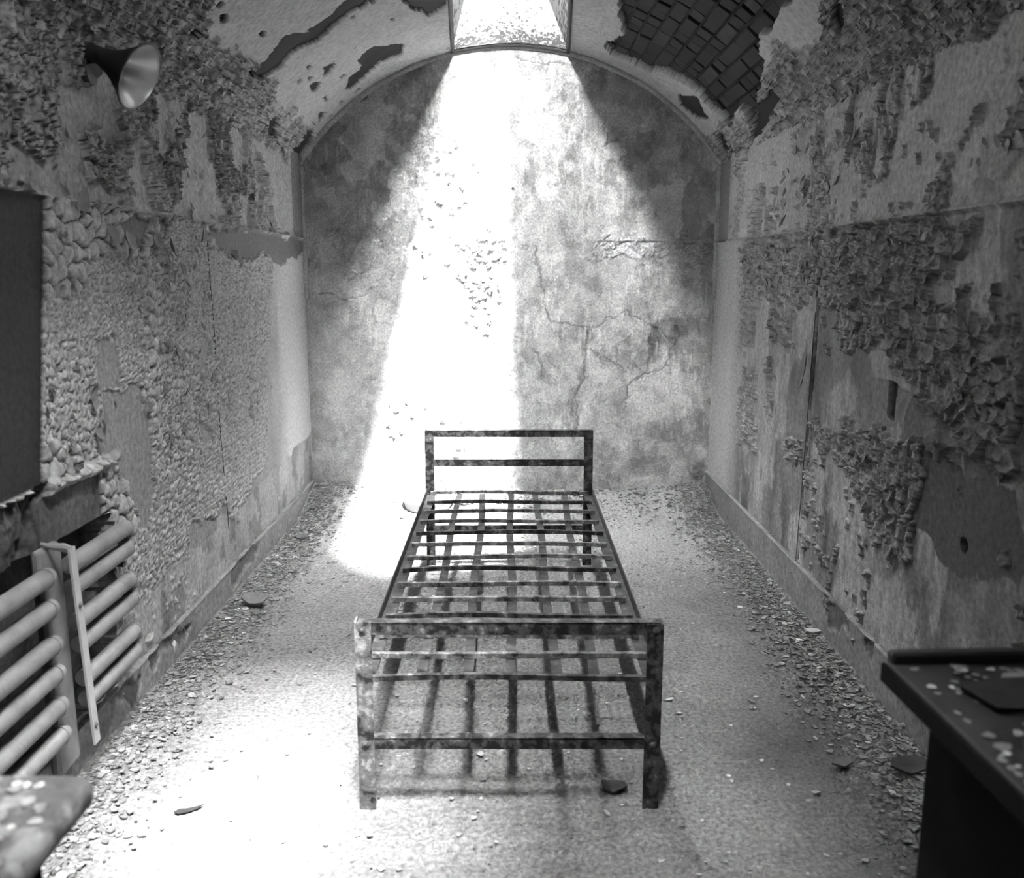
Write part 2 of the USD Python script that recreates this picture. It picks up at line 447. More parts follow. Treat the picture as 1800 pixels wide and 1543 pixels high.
    h = h + 0.02 * ledge
    hol = sstep(2.50, 2.46, u + 0.02 * mott) * sstep(2.14, 2.17, u) * sstep(0.81, 0.79, v) * sstep(0.60, 0.66, v)
    h = np.where(hol > 0.5, 0.004 + 0.02 * fbm(u, v, 9, 9, 95) - 0.015, h); tone = np.where(hol > 0.5, 0.16 + 0.22 * (mott - 0.4), tone)
    niche = (u < 2.50 + 0.02 * (mott - 0.5)) & (v < 0.665) & (v > 0.17)      # the radiator's shallow recess
    h = np.where(niche, -0.09 + 0.012 * fbm(u, v, 14, 14, 96), h); tone = np.where(niche, 0.10 + 0.2 * (mott - 0.4), tone)  # shade behind the tubes also painted as a darker wall tone
    # the dado's edge, and the joint of the wire chase
    h = h + 0.010 * np.exp(-((v - DADO_L) / 0.006) ** 2)
    x = s * (W - h)
    return np.stack([x, u, v], -1), tone


def wall_right():
    u, v = np.meshgrid(YS, ZS, indexing='ij')
    s = 1
    grime = fbm(u, v, 2.0, 1.3, 103)
    mott = fbm(u, v, 9, 6, 105)
    fine = fbm(u, v, 26, 18, 106)
    h = 0.005 * (fbm(u, v, 5, 4, 108) - 0.5) + 0.003 * (fbm(u, v, 40, 40, 109) - 0.5)
    up = v > DADO_R
    P = lambda *p: wall_poly(s, p)
    smooth = [P((1570, 235), (1640, 170), (1655, 120), (1800, 20), (1800, 235), (1730, 160), (1690, 230), (1650, 330), (1570, 350)),
              P((1300, 330), (1325, 240), (1390, 60), (1440, 100), (1430, 250), (1425, 300), (1360, 330)), P((1262, 300), (1300, 320), (1290, 415), (1262, 420)),
              P((1500, 330), (1600, 300), (1640, 360), (1500, 395))]
    sm = np.maximum(inside(smooth, u, v, 0.035, 9, 121), 0.9 * sstep(0.490, 0.475, fbm(u, v, 9, 3.2, 137, 6)))
    cov = np.clip(0.50 - 0.8 * sm + 1.7 * (fbm(u, v, 5, 2.5, 131, 5) - 0.5), 0, 1)
    h1, l1, r1 = flakes(u, v, 0.040, 0.070, cov, 0.018, 141, 1.4)
    h2, l2, r2 = flakes(u, v, 0.016, 0.030, np.clip(cov + 0.05, 0, 1), 0.011, 143, 1.3)
    pick = fbm(u, v, 3.5, 3, 133) > 0.56
    hu, lu, ru = np.where(pick, h1 + 0.3 * h2, h2), np.where(pick, l1, l2), np.where(pick, r1, r2)
    tu = np.where(lu > 0, 0.46 + 0.22 * ru + 0.3 * (mott - 0.5), 0.22 + 0.25 * mott)
    tu = np.where((sm > 0.5) & (lu == 0), 0.66 + 0.4 * (mott - 0.5), tu) * (1 + 0.45 * sstep(3.6, 4.6, u))  # light on the back end painted in as paler tone
    cl = [P((1490, 745), (1560, 760), (1630, 775), (1640, 830), (1600, 900), (1590, 985), (1560, 985), (1530, 900), (1500, 860), (1480, 790)),
          P((1640, 520), (1720, 500), (1800, 560), (1800, 830), (1720, 845), (1680, 760), (1640, 745), (1560, 640), (1630, 600)),
          P((1280, 435), (1480, 400), (1700, 372), (1740, 400), (1690, 480), (1600, 500), (1480, 540), (1300, 520)),
          P((1290, 520), (1330, 515), (1330, 605), (1290, 605)), P((1360, 555), (1400, 540), (1395, 620), (1360, 610)),
          P((1300, 660), (1330, 660), (1328, 790), (1298, 780)), P((1430, 730), (1500, 760), (1510, 830), (1440, 780)), P((1385, 770), (1412, 770), (1410, 830), (1385, 810)),
          P((1470, 520), (1640, 470), (1650, 600), (1560, 620), (1480, 600))]
    c_ = inside(cl, u, v, 0.05, 8, 161)
    covl = np.clip(-0.02 + 0.74 * c_ + 1.1 * (fbm(u, v, 7, 3.5, 167, 5) - 0.5), 0, 1)
    a1, b1, c1 = flakes(u, v, 0.040, 0.050, covl, 0.018, 171, 1.3)
    a2, b2, c2 = flakes(u, v, 0.022, 0.036, covl, 0.012, 173, 1.3)
    k1 = fbm(u, v, 3, 3, 177) + 0.25 * sstep(3.2, 2.2, u) > 0.60
    hl, ll, cc = np.where(k1, a1 + 0.3 * a2, a2), np.where(k1, b1, b2), np.where(k1, c1, c2)
    lightn = sstep(0.50, 0.55, fbm(u, v, 6, 3.5, 181, 7) + 0.10 * sstep(0.55, 0.25, v)) * (0.5 + 0.5 * sstep(0.40, 0.60, fbm(u, v, 40, 14, 183, 3)))
    tl = np.where(ll > 0, 0.36 + 0.16 * cc + 0.1 * (mott - 0.5), 0.32 + 0.40 * (fbm(u, v, 10, 3.0, 184, 5) - 0.5) + 0.32 * lightn + 0.30 * (fine - 0.5))
    dk = inside([P((1620, 785), (1700, 850), (1800, 880), (1800, 1060), (1720, 1010), (1640, 960), (1605, 930))], u, v, 0.05, 7, 185)
    tl = np.where((dk > 0) & (ll == 0), 0.17 + 0.06 * (mott - 0.5), tl)
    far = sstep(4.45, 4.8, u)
    tl = tl * (1 - far) + far * (1.05 + 0.5 * (fbm(u, v, 5, 3, 187, 5) - 0.5)); hl = hl * (1 - far)  # smooth back end, its skylit brightness painted in as whiter plaster
    cs = (u > 4.93) & up
    tu = np.where(cs, 0.28 + 0.1 * mott, tu); hu = np.where(cs, 0, hu)
    h = h + np.where(up, hu, hl)
    tone = np.where(up, tu, tl)
    h = h + 0.014 * np.exp(-((v - DADO_R) / 0.007) ** 2)
    # square patch broken through the paint
    sq = wall_poly(s, ((1530, 664), (1566, 668), (1600, 690), (1596, 715), (1572, 752), (1530, 738)))
    q = inside(sq, u, v, 0.006, 20, 191)
    deep = inside(wall_poly(s, ((1563, 668), (1576, 676), (1570, 742), (1558, 730))), u, v, 0.004, 20, 193)
    h = np.where(q > 0, np.where(deep > 0, -0.02, -0.003), h); tone = np.where(q > 0, np.where(deep > 0, 0.12, 0.36), tone)
    ks = [on_x(px, py, W)[1:] for px, py in ((1695, 958), (1690, 950))]
    d = np.hypot(u - ks[0][0], v - ks[0][1])
    h = np.where(d < 0.018, -0.02, h); tone = np.where(d < 0.018, 0.05, tone)
    # wire chase: a dark broken joint
    ch = near_line([(3.40, 1.40), (3.43, 1.26), (3.452, 0.87), (3.47, 0.6), (3.49, 0.2)], u, v, 0.006, 5)
    wide = np.where(v > 0.9, 0.014, 0.003)
    h = h - np.where(ch < wide, 0.014, 0)
    tone = np.where(ch < wide, 0.12, tone)
    x = s * (W - h)
    return np.stack([x, u, v], -1), tone


def wall_thing(name, fn, flip, base, label_mat):
    t = thing(name, kind='structure')
    P, tone = fn()
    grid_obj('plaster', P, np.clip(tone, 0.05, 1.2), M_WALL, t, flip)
    return t, P


wl, PL = wall_thing('wall_left', wall_left, True, BASE_L, M_WALL)
wr, PR = wall_thing('wall_right', wall_right, False, BASE_R, M_WALL)


def baseboard(name, s, zb):
    zs = np.arange(-0.09, zb + 0.001, 0.009)
    u, v = np.meshgrid(YS, zs, indexing='ij')
    zt = zb + 0.004 * (fbm(u, v, 3, 0.01, 201 + s) - 0.5)
    v = np.minimum(v, zt)
    lo = inside([wall_poly(s, q) for q in ((((1450, 1060), (1490, 1060), (1500, 1110), (1465, 1100)), ((1520, 1120), (1545, 1125), (1540, 1160)), ((1445, 1040), (1500, 1055), (1505, 1085))) if s > 0 else
                 (((250, 1150), (330, 1090), (320, 1120), (260, 1170)), ((400, 1000), (450, 950), (440, 985), (405, 1030)), ((180, 1230), (240, 1180), (235, 1250))))], u, v, 0.02, 14, 205)
    m = fbm(u, v, 12, 12, 207)
    h = 0.014 + 0.003 * (fbm(u, v, 14, 14, 209) - 0.5) - 0.008 * lo + 0.003 * sstep(zb - 0.02, zb, v)
    tone = np.where(lo > 0, 0.15 + 0.1 * m, (0.40 if s > 0 else 0.42) + 0.25 * (m - 0.5))
    P = np.stack([s * (W - h), u, v], -1)
    back = P[:, -1:].copy(); back[..., 0] = s * (W + 0.01)
    P = np.concatenate([P, back], 1); tone = np.concatenate([tone, tone[:, -1:]], 1)
    t = thing(name, kind='structure')
    grid_obj('plinth', P, tone, M_WALL, t, s < 0)


baseboard('baseboard_left', -1, BASE_L)
baseboard('baseboard_right', 1, BASE_R)


def wall_back():
    xs, zs = np.arange(-W - 0.02, W + 0.021, 0.0051), np.arange(-0.08, 2.575, 0.0051)
    u, v = np.meshgrid(xs, zs, indexing='ij')
    B = lambda *p: back_poly(p)
    grime = fbm(u, v, 1.6, 1.3, 303)
    mott = fbm(u, v, 7, 6, 305)
    fine = fbm(u, v, 24, 24, 307)
    # old paint left in ragged islands over darker plaster
    isl = fbm(u, v, 5.5, 4.5, 311, 8) + 0.30 * (fbm(u, v, 1.3, 1.3, 313) - 0.5) + 0.05 * (fbm(u, v, 45, 45, 314, 3) - 0.5)
    right = inside([B((1080, 340), (1170, 300), (1260, 330), (1262, 420), (1060, 425), (1120, 390)), B((1230, 200), (1268, 270), (1270, 420), (1200, 420), (1190, 320))], u, v, 0.12, 5, 315)
    keep = sstep(0.565, 0.58, isl + 0.08 * right)
    edge = np.exp(-((isl + 0.08 * right - 0.572) / 0.010) ** 2)
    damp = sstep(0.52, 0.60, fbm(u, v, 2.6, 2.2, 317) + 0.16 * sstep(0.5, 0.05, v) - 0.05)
    isl2 = fbm(u, v, 9, 7, 318, 7) + 0.08 * (fbm(u, v, 60, 45, 319, 2) - 0.5)
    brush = sstep(0.56, 0.62, fbm(u, v, 70, 13, 325, 3)) * sstep(0.50, 0.60, fbm(u, v, 4, 4, 326, 5))
    isl3 = fbm(u, v, 16, 14, 327, 6) + 0.10 * sstep(0.42, 0.62, fbm(u, v, 3, 3, 328))
    tone = 0.48 + 0.16 * (mott - 0.5) + 0.26 * (fine - 0.5) + 0.14 * keep + 0.10 * sstep(0.555, 0.560, isl2) - 0.09 * sstep(0.44, 0.435, isl2) + 0.10 * sstep(0.615, 0.62, isl3) + 0.16 * brush - 0.12 * damp
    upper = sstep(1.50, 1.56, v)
    tone = tone - 0.14 * upper * (1 - keep) * sstep(0.30, 0.55, np.abs(u - 0.05) - 0.35 * (2.3 - v))  # unlit upper sides outside the skylight cone, painted darker
    streak = inside([B((1030, 560), (1042, 560), (1035, 620), (1010, 690), (1016, 770), (1008, 770), (1002, 690), (1020, 640))], u, v, 0.03, 10, 321)
    blot = inside([B((955, 620), (990, 620), (985, 670), (965, 690), (952, 680)), B((1170, 545), (1240, 560), (1245, 620), (1120, 650), (1100, 640)), B((1060, 800), (1150, 795), (1240, 830), (1240, 860), (1040, 858))], u, v, 0.06, 8, 323)
    tone = tone - 0.16 * streak - 0.11 * blot
    cr = [[(942, 430), (960, 560), (1035, 578), (1100, 545), (1180, 600)], [(1035, 578), (1028, 660), (1010, 700), (1016, 765)], [(1190, 600), (1165, 650), (1110, 670), (1100, 700)],
          [(1040, 615), (1080, 640), (1100, 655)], [(560, 515), (610, 525), (640, 515), (665, 500)], [(905, 590), (945, 620), (950, 660)], [(1060, 220), (1070, 235), (1062, 260)], [(900, 98), (930, 108), (990, 112)]]
    dd = np.full(u.shape, 9.0)
    for i, c in enumerate(cr):
        dd = np.minimum(dd, near_line([tuple(on_y(px, py, YB)[[0, 2]]) for px, py in c], u, v, 0.035, 330 + i))
    tone = np.where(dd < 0.005, tone * 0.55, tone)
    # blistered bands: below the dado line, and sprinkled
    band = np.exp(-((v - 1.47) / 0.06) ** 2) * (sstep(0.38, 0.55, u) + 0.8 * np.exp(-((u + 0.15) / 0.16) ** 2)) + 0.75 * np.exp(-(((u + 0.88) / 0.22) ** 2 + ((v - 1.45) / 0.12) ** 2)) \
        + 0.8 * np.exp(-(((u + 0.17) / 0.07) ** 2 + ((v - 1.28) / 0.16) ** 2)) + 0.6 * np.exp(-(((u + 0.5) / 0.16) ** 2 + ((v - 2.0) / 0.12) ** 2))
    spr = sstep(0.60, 0.72, fbm(u, v, 3, 3, 341))
    hb, lb, rb = flakes(u, v, 0.026, 0.020, np.clip(band * 0.62 + 0.10 * spr, 0, 0.85), 0.007, 343, 1.5)
    h = 0.006 * (fbm(u, v, 3, 3, 351) - 0.5) + 0.0022 * (fine - 0.5) + 0.0016 * keep + 0.0015 * edge + hb
    h = h - np.where(dd < 0.006, 0.003, 0)
    h = h - 0.010 * sstep(1.522, 1.515, v) * sstep(0.45, 0.5, u) - 0.004 * sstep(2.47, 2.475, v) * sstep(0.0, 0.01, u)
    tone = np.where(lb > 0, tone + 0.03, tone)
    nail = np.hypot(u - on_y(901, 332, YB)[0], v - on_y(901, 332, YB)[2])
    tone = np.where(nail < 0.008, 0.05, tone)
    P = np.stack([u, YB - h, v], -1)
    t = thing('wall_back', kind='structure')
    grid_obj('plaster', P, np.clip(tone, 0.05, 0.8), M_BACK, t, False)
    return t


wb = wall_back()

# the wall behind the camera
t = thing('wall_front', kind='structure')
obj('plaster', box(-W - 0.1, W + 0.1, YF - 0.1, YF, -0.1, 2.7), M_ROOF, t)

# ------------------------------------------------------------------ the vault
YV = np.concatenate([np.arange(YF, 0.10, 0.08), np.arange(0.10, 1.95, 0.05), depth_steps(1.95, YB + 0.012, 0.00095)])
PH = np.concatenate([np.linspace(-PHI - 0.012, PHI + 0.012, 780)])
OPEN_R = (2.90, 5.125)              # rear well along y
OPEN_F = (0.50, 1.88, -0.62, 0.13)  # front opening y0 y1 x0 x1


def half_well(y):
    return 0.262 + 0.043 * (y - 4.26) / 0.84


holes_dark = [vault_poly(q) for q in (
    ((448, 128), (475, 100), (500, 66), (540, 62), (580, 30), (622, -4), (655, -6), (640, 14), (612, 28), (560, 70), (520, 88), (492, 118), (458, 138)),
    ((712, -6), (786, -6), (776, 14), (756, 30), (742, 18), (718, 8)),
    ((632, 106), (650, 88), (706, 80), (700, 98), (668, 110), (648, 130), (620, 156), (608, 158), (622, 132), (640, 122)),
    ((472, 210), (484, 212), (482, 250), (490, 285), (484, 300), (470, 268), (456, 240), (458, 226), (468, 240)),
    ((540, 230), (552, 228), (545, 252), (528, 276), (508, 276), (512, 262), (525, 262)),
    ((575, 118), (586, 116), (582, 130), (572, 132)), ((548, 152), (558, 150), (555, 160), (547, 162)), ((562, 200), (572, 200), (566, 212)),
    ((1355, 160), (1366, 165), (1352, 200), (1336, 240), (1326, 285), (1322, 285), (1325, 240), (1330, 190), (1345, 175)),
    ((1285, 250), (1296, 290), (1310, 295), (1302, 320), (1292, 335), (1290, 300)),
    ((1195, 168), (1225, 175), (1240, 205), (1225, 208), (1200, 190)),
    ((1475, 0), (1484, 20), (1478, 55), (1472, 40)), ((1262, 232), (1275, 240), (1280, 265), (1272, 262)))]
hole_brick = vault_poly(((1094, -8), (1090, 20), (1096, 60), (1082, 72), (1062, 78), (1068, 92), (1100, 106), (1142, 128), (1150, 124), (1180, 136), (1225, 162), (1245, 185), (1262, 200),
                         (1278, 222), (1290, 214), (1300, 192), (1312, 192), (1322, 218), (1330, 190), (1328, 165), (1340, 152), (1345, 110), (1336, 95), (1330, 70), (1348, 62), (1362, 50),
                         (1366, 20), (1395, 8), (1400, -8)))


def vault():
    u, ph = np.meshgrid(YV, PH, indexing='ij')       # along y, around
    a = ph * VR
    mott = fbm(u, a, 8, 8, 403)
    fine = fbm(u, a, 30, 30, 405)
    hd = inside([q.buffer(0.012) for q in holes_dark], a, u, 0.018, 12, 411)
    # small pinholes scattered over the left haunch
    e, r0, r1, oa, ou = cells(u, a, 0.16, 0.10, 415)
    pin = (r0 < 0.28) & (np.hypot(oa * 0.16, ou * 0.10 * 1.6) < 0.012 + 0.014 * r1) & (a < -0.33) & (u > 3.0)
    hb = inside(hole_brick, a, u, 0.022, 11, 421)
    hd = np.maximum(hd, pin)
    # flaking paint on the haunches near the camera, clean plaster by the arch
    haunch = sstep(1.08, 1.16, np.abs(a) + 0.26 * (fbm(u, a, 4, 4, 423, 5) - 0.5) + 0.16 * sstep(3.4, 2.6, u) - 0.10 * sstep(3.9, 4.5, u))
    cov = haunch * 0.8 + 0.35 * (fbm(u, a, 4, 4, 425) - 0.5) * haunch
    h1, l1, r1_ = flakes(u, a, 0.020, 0.038, cov, 0.012, 427, 1.3)
    scale = sstep(0.55, 0.68, fbm(u, a, 5, 5, 429)) * (1 - haunch)
    h2, l2, r2_ = flakes(u, a, 0.035, 0.022, np.clip(scale * 0.5, 0, 1), 0.0025, 431, 1.1)
    tone = 0.68 + 0.24 * (mott - 0.5) + 0.14 * (fine - 0.5)
    tone = np.where(l1 > 0, 0.24 + 0.36 * r1_ + 0.2 * (mott - 0.5), tone - (0.34 - 0.3 * (mott > 0.5)) * haunch)
    h = 0.006 * (fbm(u, a, 4, 4, 433) - 0.5) + 0.003 * (fine - 0.5) + h1 + h2
    gone = np.maximum(hd, hb) > 0
    hr = np.where(hb > 0, -0.040, -0.014) + 0.005 * (fbm(u, a, 18, 18, 435) - 0.5)
    h = np.where(gone, hr, h)
    tone = np.where(gone, 0.012 + 0.022 * mott, tone)
    # rim of the plaster along the back arch
    rim = sstep(5.11, 5.13, u + 0.03 * (fbm(u, a, 10, 10, 437) - 0.5))
    tone = np.where((rim > 0.5) & ~gone, 0.34 + 0.2 * (mott - 0.5), tone)
    R = VR - h
    P = np.stack([R * np.sin(ph), u, VZ + R * np.cos(ph)], -1)
    cu, cp = (YV[1:] + YV[:-1]) / 2, (PH[1:] + PH[:-1]) / 2
    cx = VR * np.sin(cp)
    CU, CXX = np.meshgrid(cu, cx, indexing='ij')
    openr = (CU > OPEN_R[0]) & (CU < OPEN_R[1]) & (np.abs(CXX) < half_well(CU))
    openf = (CU > OPEN_F[0]) & (CU < OPEN_F[1]) & (CXX > OPEN_F[2]) & (CXX < OPEN_F[3])
    t = thing('ceiling', kind='structure')
    grid_obj('plaster', P, np.clip(tone, 0.02, 0.8), M_VAULT, t, False, ~(openr | openf))
    # the brick ring laid bare where the plaster has fallen
    r = np.random.default_rng(77)
    course, length, n = 0.068, 0.205, 0
    big = hole_brick.buffer(0.03)
    for i in range(4, 24):
        a0 = i * course
        for j in range(12, 30):
            y0 = j * (length + 0.010) + (0.5 * length if i % 2 else 0) + r.uniform(-0.01, 0.01)
            L = length
            parts = [(y0, L)] if r.random() < 0.55 else [(y0, L / 2 - 0.005), (y0 + L / 2 + 0.005, L / 2 - 0.005)]
            for yy, ll in parts:
                c = (a0 + course / 2, yy + ll / 2)
                if not big.contains(shapely.Point(*c)) or yy + ll > YB - 0.02 or yy < 2.9:
                    continue
                proud = -0.028 + r.uniform(-0.004, 0.006)
                b = box(-0.0305, 0.0305, 0, ll, -0.05, 0.0, 0.0035)
                b.vertices += (meshkit.fbm(b.vertices * 30 + n * 3.7, 2, 5)[:, None] - 0.5) * 0.006
                b.apply_transform(trimesh.transformations.rotation_matrix(r.uniform(-0.05, 0.05), [0, 1, 0]))
                p = c[0] / VR
                # local z points at the axis of the vault
                M = np.eye(4)
                M[:3, 0] = [-math.cos(p), 0, math.sin(p)]; M[:3, 1] = [0, 1, 0]; M[:3, 2] = [-math.sin(p), 0, -math.cos(p)]
                rr = VR - proud
                M[:3, 3] = [rr * math.sin(p), yy, VZ + rr * math.cos(p)]
                b.apply_transform(M)
                if b.volume < 0:
                    b.invert()
                obj('brick', b, M_BRICK[int(r.choice(5, p=[0.27, 0.3, 0.23, 0.14, 0.06]))], t, 30)
                n += 1
    return t


cl_ = vault()


# the rounded plaster moulding along the arch of the back wall, coming down both corners
def arch_trim():
    th = np.linspace(-PHI - 0.02, PHI + 0.02, 120)
    pts = [(VR * math.sin(p), YB - 0.004, VZ + VR * math.cos(p)) for p in th]
    pts = [(-W - 0.002, YB - 0.004, z) for z in np.linspace(1.2, pts[0][2] - 0.02, 24)] + pts + [(W + 0.002, YB - 0.004, z) for z in np.linspace(pts[-1][2] - 0.02, 1.2, 24)]
    pts = np.array(pts)
    r = 0.022 + 0.010 * (meshkit.fbm(pts * 9, 3, 3) - 0.5)
    m = tube(pts, r, 12, ref=(0, 1, 0))
    m.vertices += (meshkit.fbm(m.vertices * 40, 3, 9)[:, None] - 0.5) * 0.008
    t = thing('trim_1', kind='structure')
    obj('moulding', m, M_BACK, t, True, 0.45 + 0.4 * (meshkit.fbm(m.vertices * 12, 3, 4) - 0.5))


arch_trim()


# ------------------------------------------------------------------ skylights: flared wells through the vault, roof slab with its two openings
def well():
    t = thing('window_1', kind='structure')
    x0, x1, y0, y1, zt = SLIT
    x1, y0 = 0.06, 3.05

    def face(a, b, c, d, n=120, m=180, seed=1, dark=0.5):
        """a b: lower corners (following the vault), c d: upper corners above b and a."""
        s_, q = np.meshgrid(np.linspace(0, 1, n), np.linspace(0, 1, m), indexing='ij')
        a, b, c, d = map(np.asarray, (a, b, c, d))
        lo = a + (b - a) * s_[..., None]
        lo[..., 2] = VZ + np.sqrt(VR ** 2 - lo[..., 0] ** 2) - 0.01
        hi = d + (c - d) * s_[..., None]
        P = lo + (hi - lo) * q[..., None]
        k = fbm(s_, q, 9, 12, 500 + seed)
        sp = sstep(0.60, 0.66, fbm(s_, q, 44, 60, 510 + seed) + 0.22 * sstep(0.30, 0.0, q) - 0.02)
        tone = np.where(sp > 0.5, 0.12, 0.42 + 0.25 * (k - 0.5))
        tone = tone * (1 - 0.5 * sstep(0.035, 0.0, q))
        P = P + (fbm(s_, q, 20, 30, 520 + seed)[..., None] - 0.5) * 0.006
        return P, tone
    yb0, yb1 = OPEN_R[0] - 0.015, OPEN_R[1] + 0.03
    w0, w1 = half_well(yb0) + 0.012, half_well(yb1) + 0.012
    A, B, C, D = (-w0, yb0, 2.5), (w0, yb0, 2.5), (w1, yb1, 2.5), (-w1, yb1, 2.5)
    E, F, G, I = (x0, y0, zt), (x1, y0, zt), (x1, y1, zt), (x0, y1, zt)
    for nm, q, sd in (('well_end', (D, C, G, I), 1), ('well_side', (A, D, I, E), 2), ('well_side', (C, B, F, G), 3), ('well_end', (B, A, E, F), 4)):
        P, tone = face(*q, seed=sd)
        grid_obj(nm, P, tone, M_WELL, t)
    # dark strip where the lining meets the vault
    for s in (-1, 1):
        pts = [(s * (half_well(y) + 0.004), y, VZ + math.sqrt(VR ** 2 - half_well(y) ** 2) - 0.002) for y in np.linspace(*OPEN_R, 60)]
        obj('edge_strip', tube(pts, 0.011, 8), M_DARK, t, True)
    pts = [(x, OPEN_R[1] + 0.012, VZ + math.sqrt(VR ** 2 - x * x) - 0.004) for x in np.linspace(-w1, w1, 50)]
    obj('edge_strip', tube(pts, 0.011, 8), M_DARK, t, True)


well()


def hatch():
    t = thing('window_2', kind='structure')
    y0, y1, x0, x1 = OPEN_F
    X0, X1, Y0, Y1, Z = HATCH
    X1 = 0.16                                        # the lining stands clear of the glass on this side
    zv = lambda x: VZ + math.sqrt(VR ** 2 - x * x) - 0.015
    for q in (((x0, y0), (x1, y0), (X1, Y0), (X0, Y0)), ((x1, y1), (x0, y1), (X0, Y1), (X1, Y1)), ((x1, y0), (x1, y1), (X1, Y1), (X1, Y0)), ((x0, y1), (x0, y0), (X0, Y0), (X0, Y1))):
        (a, b, c, d) = q
        n = 24
        sx = np.linspace(0, 1, n)
        lo = np.array([[a[0] + (b[0] - a[0]) * k, a[1] + (b[1] - a[1]) * k, 0] for k in sx]); lo[:, 2] = [zv(x) for x in lo[:, 0]]
        hi = np.array([[d[0] + (c[0] - d[0]) * k, d[1] + (c[1] - d[1]) * k, Z + 0.02] for k in sx])
        P = np.stack([lo, hi], 1)
        grid_obj('well_side', P, np.full(P.shape[:2], 0.55), M_WELL, t)


    obj('glazing_bar', box(-0.185, -0.175, Y0 - 0.02, Y1 + 0.02, Z - 0.30, Z + 0.04), M_SHADE_FIN, t)  # fin added to keep the hatch light off the upper left wall
    obj('pane', box(X0 - 0.02, HATCH[1] + 0.02, Y0 - 0.02, Y1 + 0.02, Z + 0.045, Z + 0.049), M_DIM_PANE, t)  # added pane, darkened to weaken the sun through this opening


hatch()


def roof():
    z0, z1 = 3.06, 3.10
    sx0, sx1, sy0, sy1, _ = SLIT
    hx0, hx1, hy0, hy1, _ = HATCH
    sx1 = -0.030
    full = shapely.box(-1.7, YF - 0.3, 1.7, YB + 0.5).difference(shapely.box(sx0, sy0, sx1, sy1)).difference(shapely.box(hx0, hy0, hx1, hy1))
    m = extrude(full, z1 - z0); m.apply_translation((0, 0, z0))
    obj('roof_slab', m, M_ROOF, cl_)


roof()

# ------------------------------------------------------------------ the floor: dust and dirt, banked against the walls
def floor_z(x, y):
    x, y = np.asarray(x, float), np.asarray(y, float)
    e = W - np.abs(x) + 0.10 * (fbm(x, y, 3, 3, 601, 3) - 0.5)
    bank = 0.035 * sstep(0.30, 0.0, e)
    back = 0.085 * sstep(0.65, 0.02, YB - y + 0.14 * (fbm(x, y, 2.5, 2.5, 603, 3) - 0.5)) + 0.04 * sstep(0.55, 0.0, np.hypot(np.abs(x) - W, y - YB) - 0.05)
    return np.maximum(bank, back) + 0.012 * (fbm(x, y, 6, 6, 605, 3) - 0.5)


def strip_amount(x, y):
    """How thickly the debris lies."""
    e = W - np.abs(x)
    return sstep(0.30, 0.05, e + 0.22 * (fbm(x, y, 5, 5, 611, 3) - 0.5))


def floor():
    ys = np.concatenate([np.arange(YF, 1.5, 0.08), depth_steps(1.5, YB + 0.01, 0.00135)])
    xs = np.arange(-W - 0.01, W + 0.011, 0.0045)
    y, x = np.meshgrid(ys, xs, indexing='ij')
    z = floor_z(x, y)
    st = strip_amount(x, y)
    e, r0, r1, ou, ov = cells(x, y, 0.020, 0.016, 621)
    e2, q0, q1, _, _ = cells(x, y, 0.009, 0.009, 623)
    p = fbm(x, y, 4, 4, 625, 5)
    centre = 0.06 * np.clip((p - 0.46) * 6, 0, 1)
    under = sstep(0.36, 0.30, np.abs(x)) * sstep(4.2, 3.0, y)
    cover = np.clip(0.8 * st + centre + 0.18 * under, 0, 1)
    chip = (r0 < cover) & (e > 0.1)
    crumb = (q0 < 0.10 + 0.4 * cover + 0.12 * (p > 0.5)) & (e2 > 0.15)
    z = z + np.where(chip, 0.002 + 0.004 * r1 + 0.004 * ((r1 - 0.5) * ou + (0.5 - r0) * ov), 0) + np.where(crumb, 0.001 + 0.003 * q1, 0) + 0.003 * (fbm(x, y, 60, 60, 627, 3) - 0.5)
    tone = 0.27 + 0.16 * (fbm(x, y, 2.5, 2.5, 629, 4) - 0.5) + 0.14 * (fbm(x, y, 12, 12, 631, 4) - 0.5)
    tone = tone + 0.42 * sstep(3.4, 4.7, y + 0.5 * (fbm(x, y, 3, 3, 633, 4) - 0.5)) + 0.10 * sstep(-0.30, -0.60, x) - 0.07 * sstep(0.45, 0.70, x + 0.4 * (fbm(x, y, 3, 3, 635, 4) - 0.5)) * sstep(3.0, 2.2, y)  # daylight on the back and left of the floor painted into the tone
    tone = np.where(crumb, tone * (0.7 + 0.7 * q1), tone)
    tone = np.where(chip, 0.22 + 0.16 * r1, tone)
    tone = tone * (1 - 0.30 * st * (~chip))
    P = np.stack([x, y, z], -1)
    t = thing('floor', kind='structure')
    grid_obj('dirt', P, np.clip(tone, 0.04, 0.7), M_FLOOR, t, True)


floor()


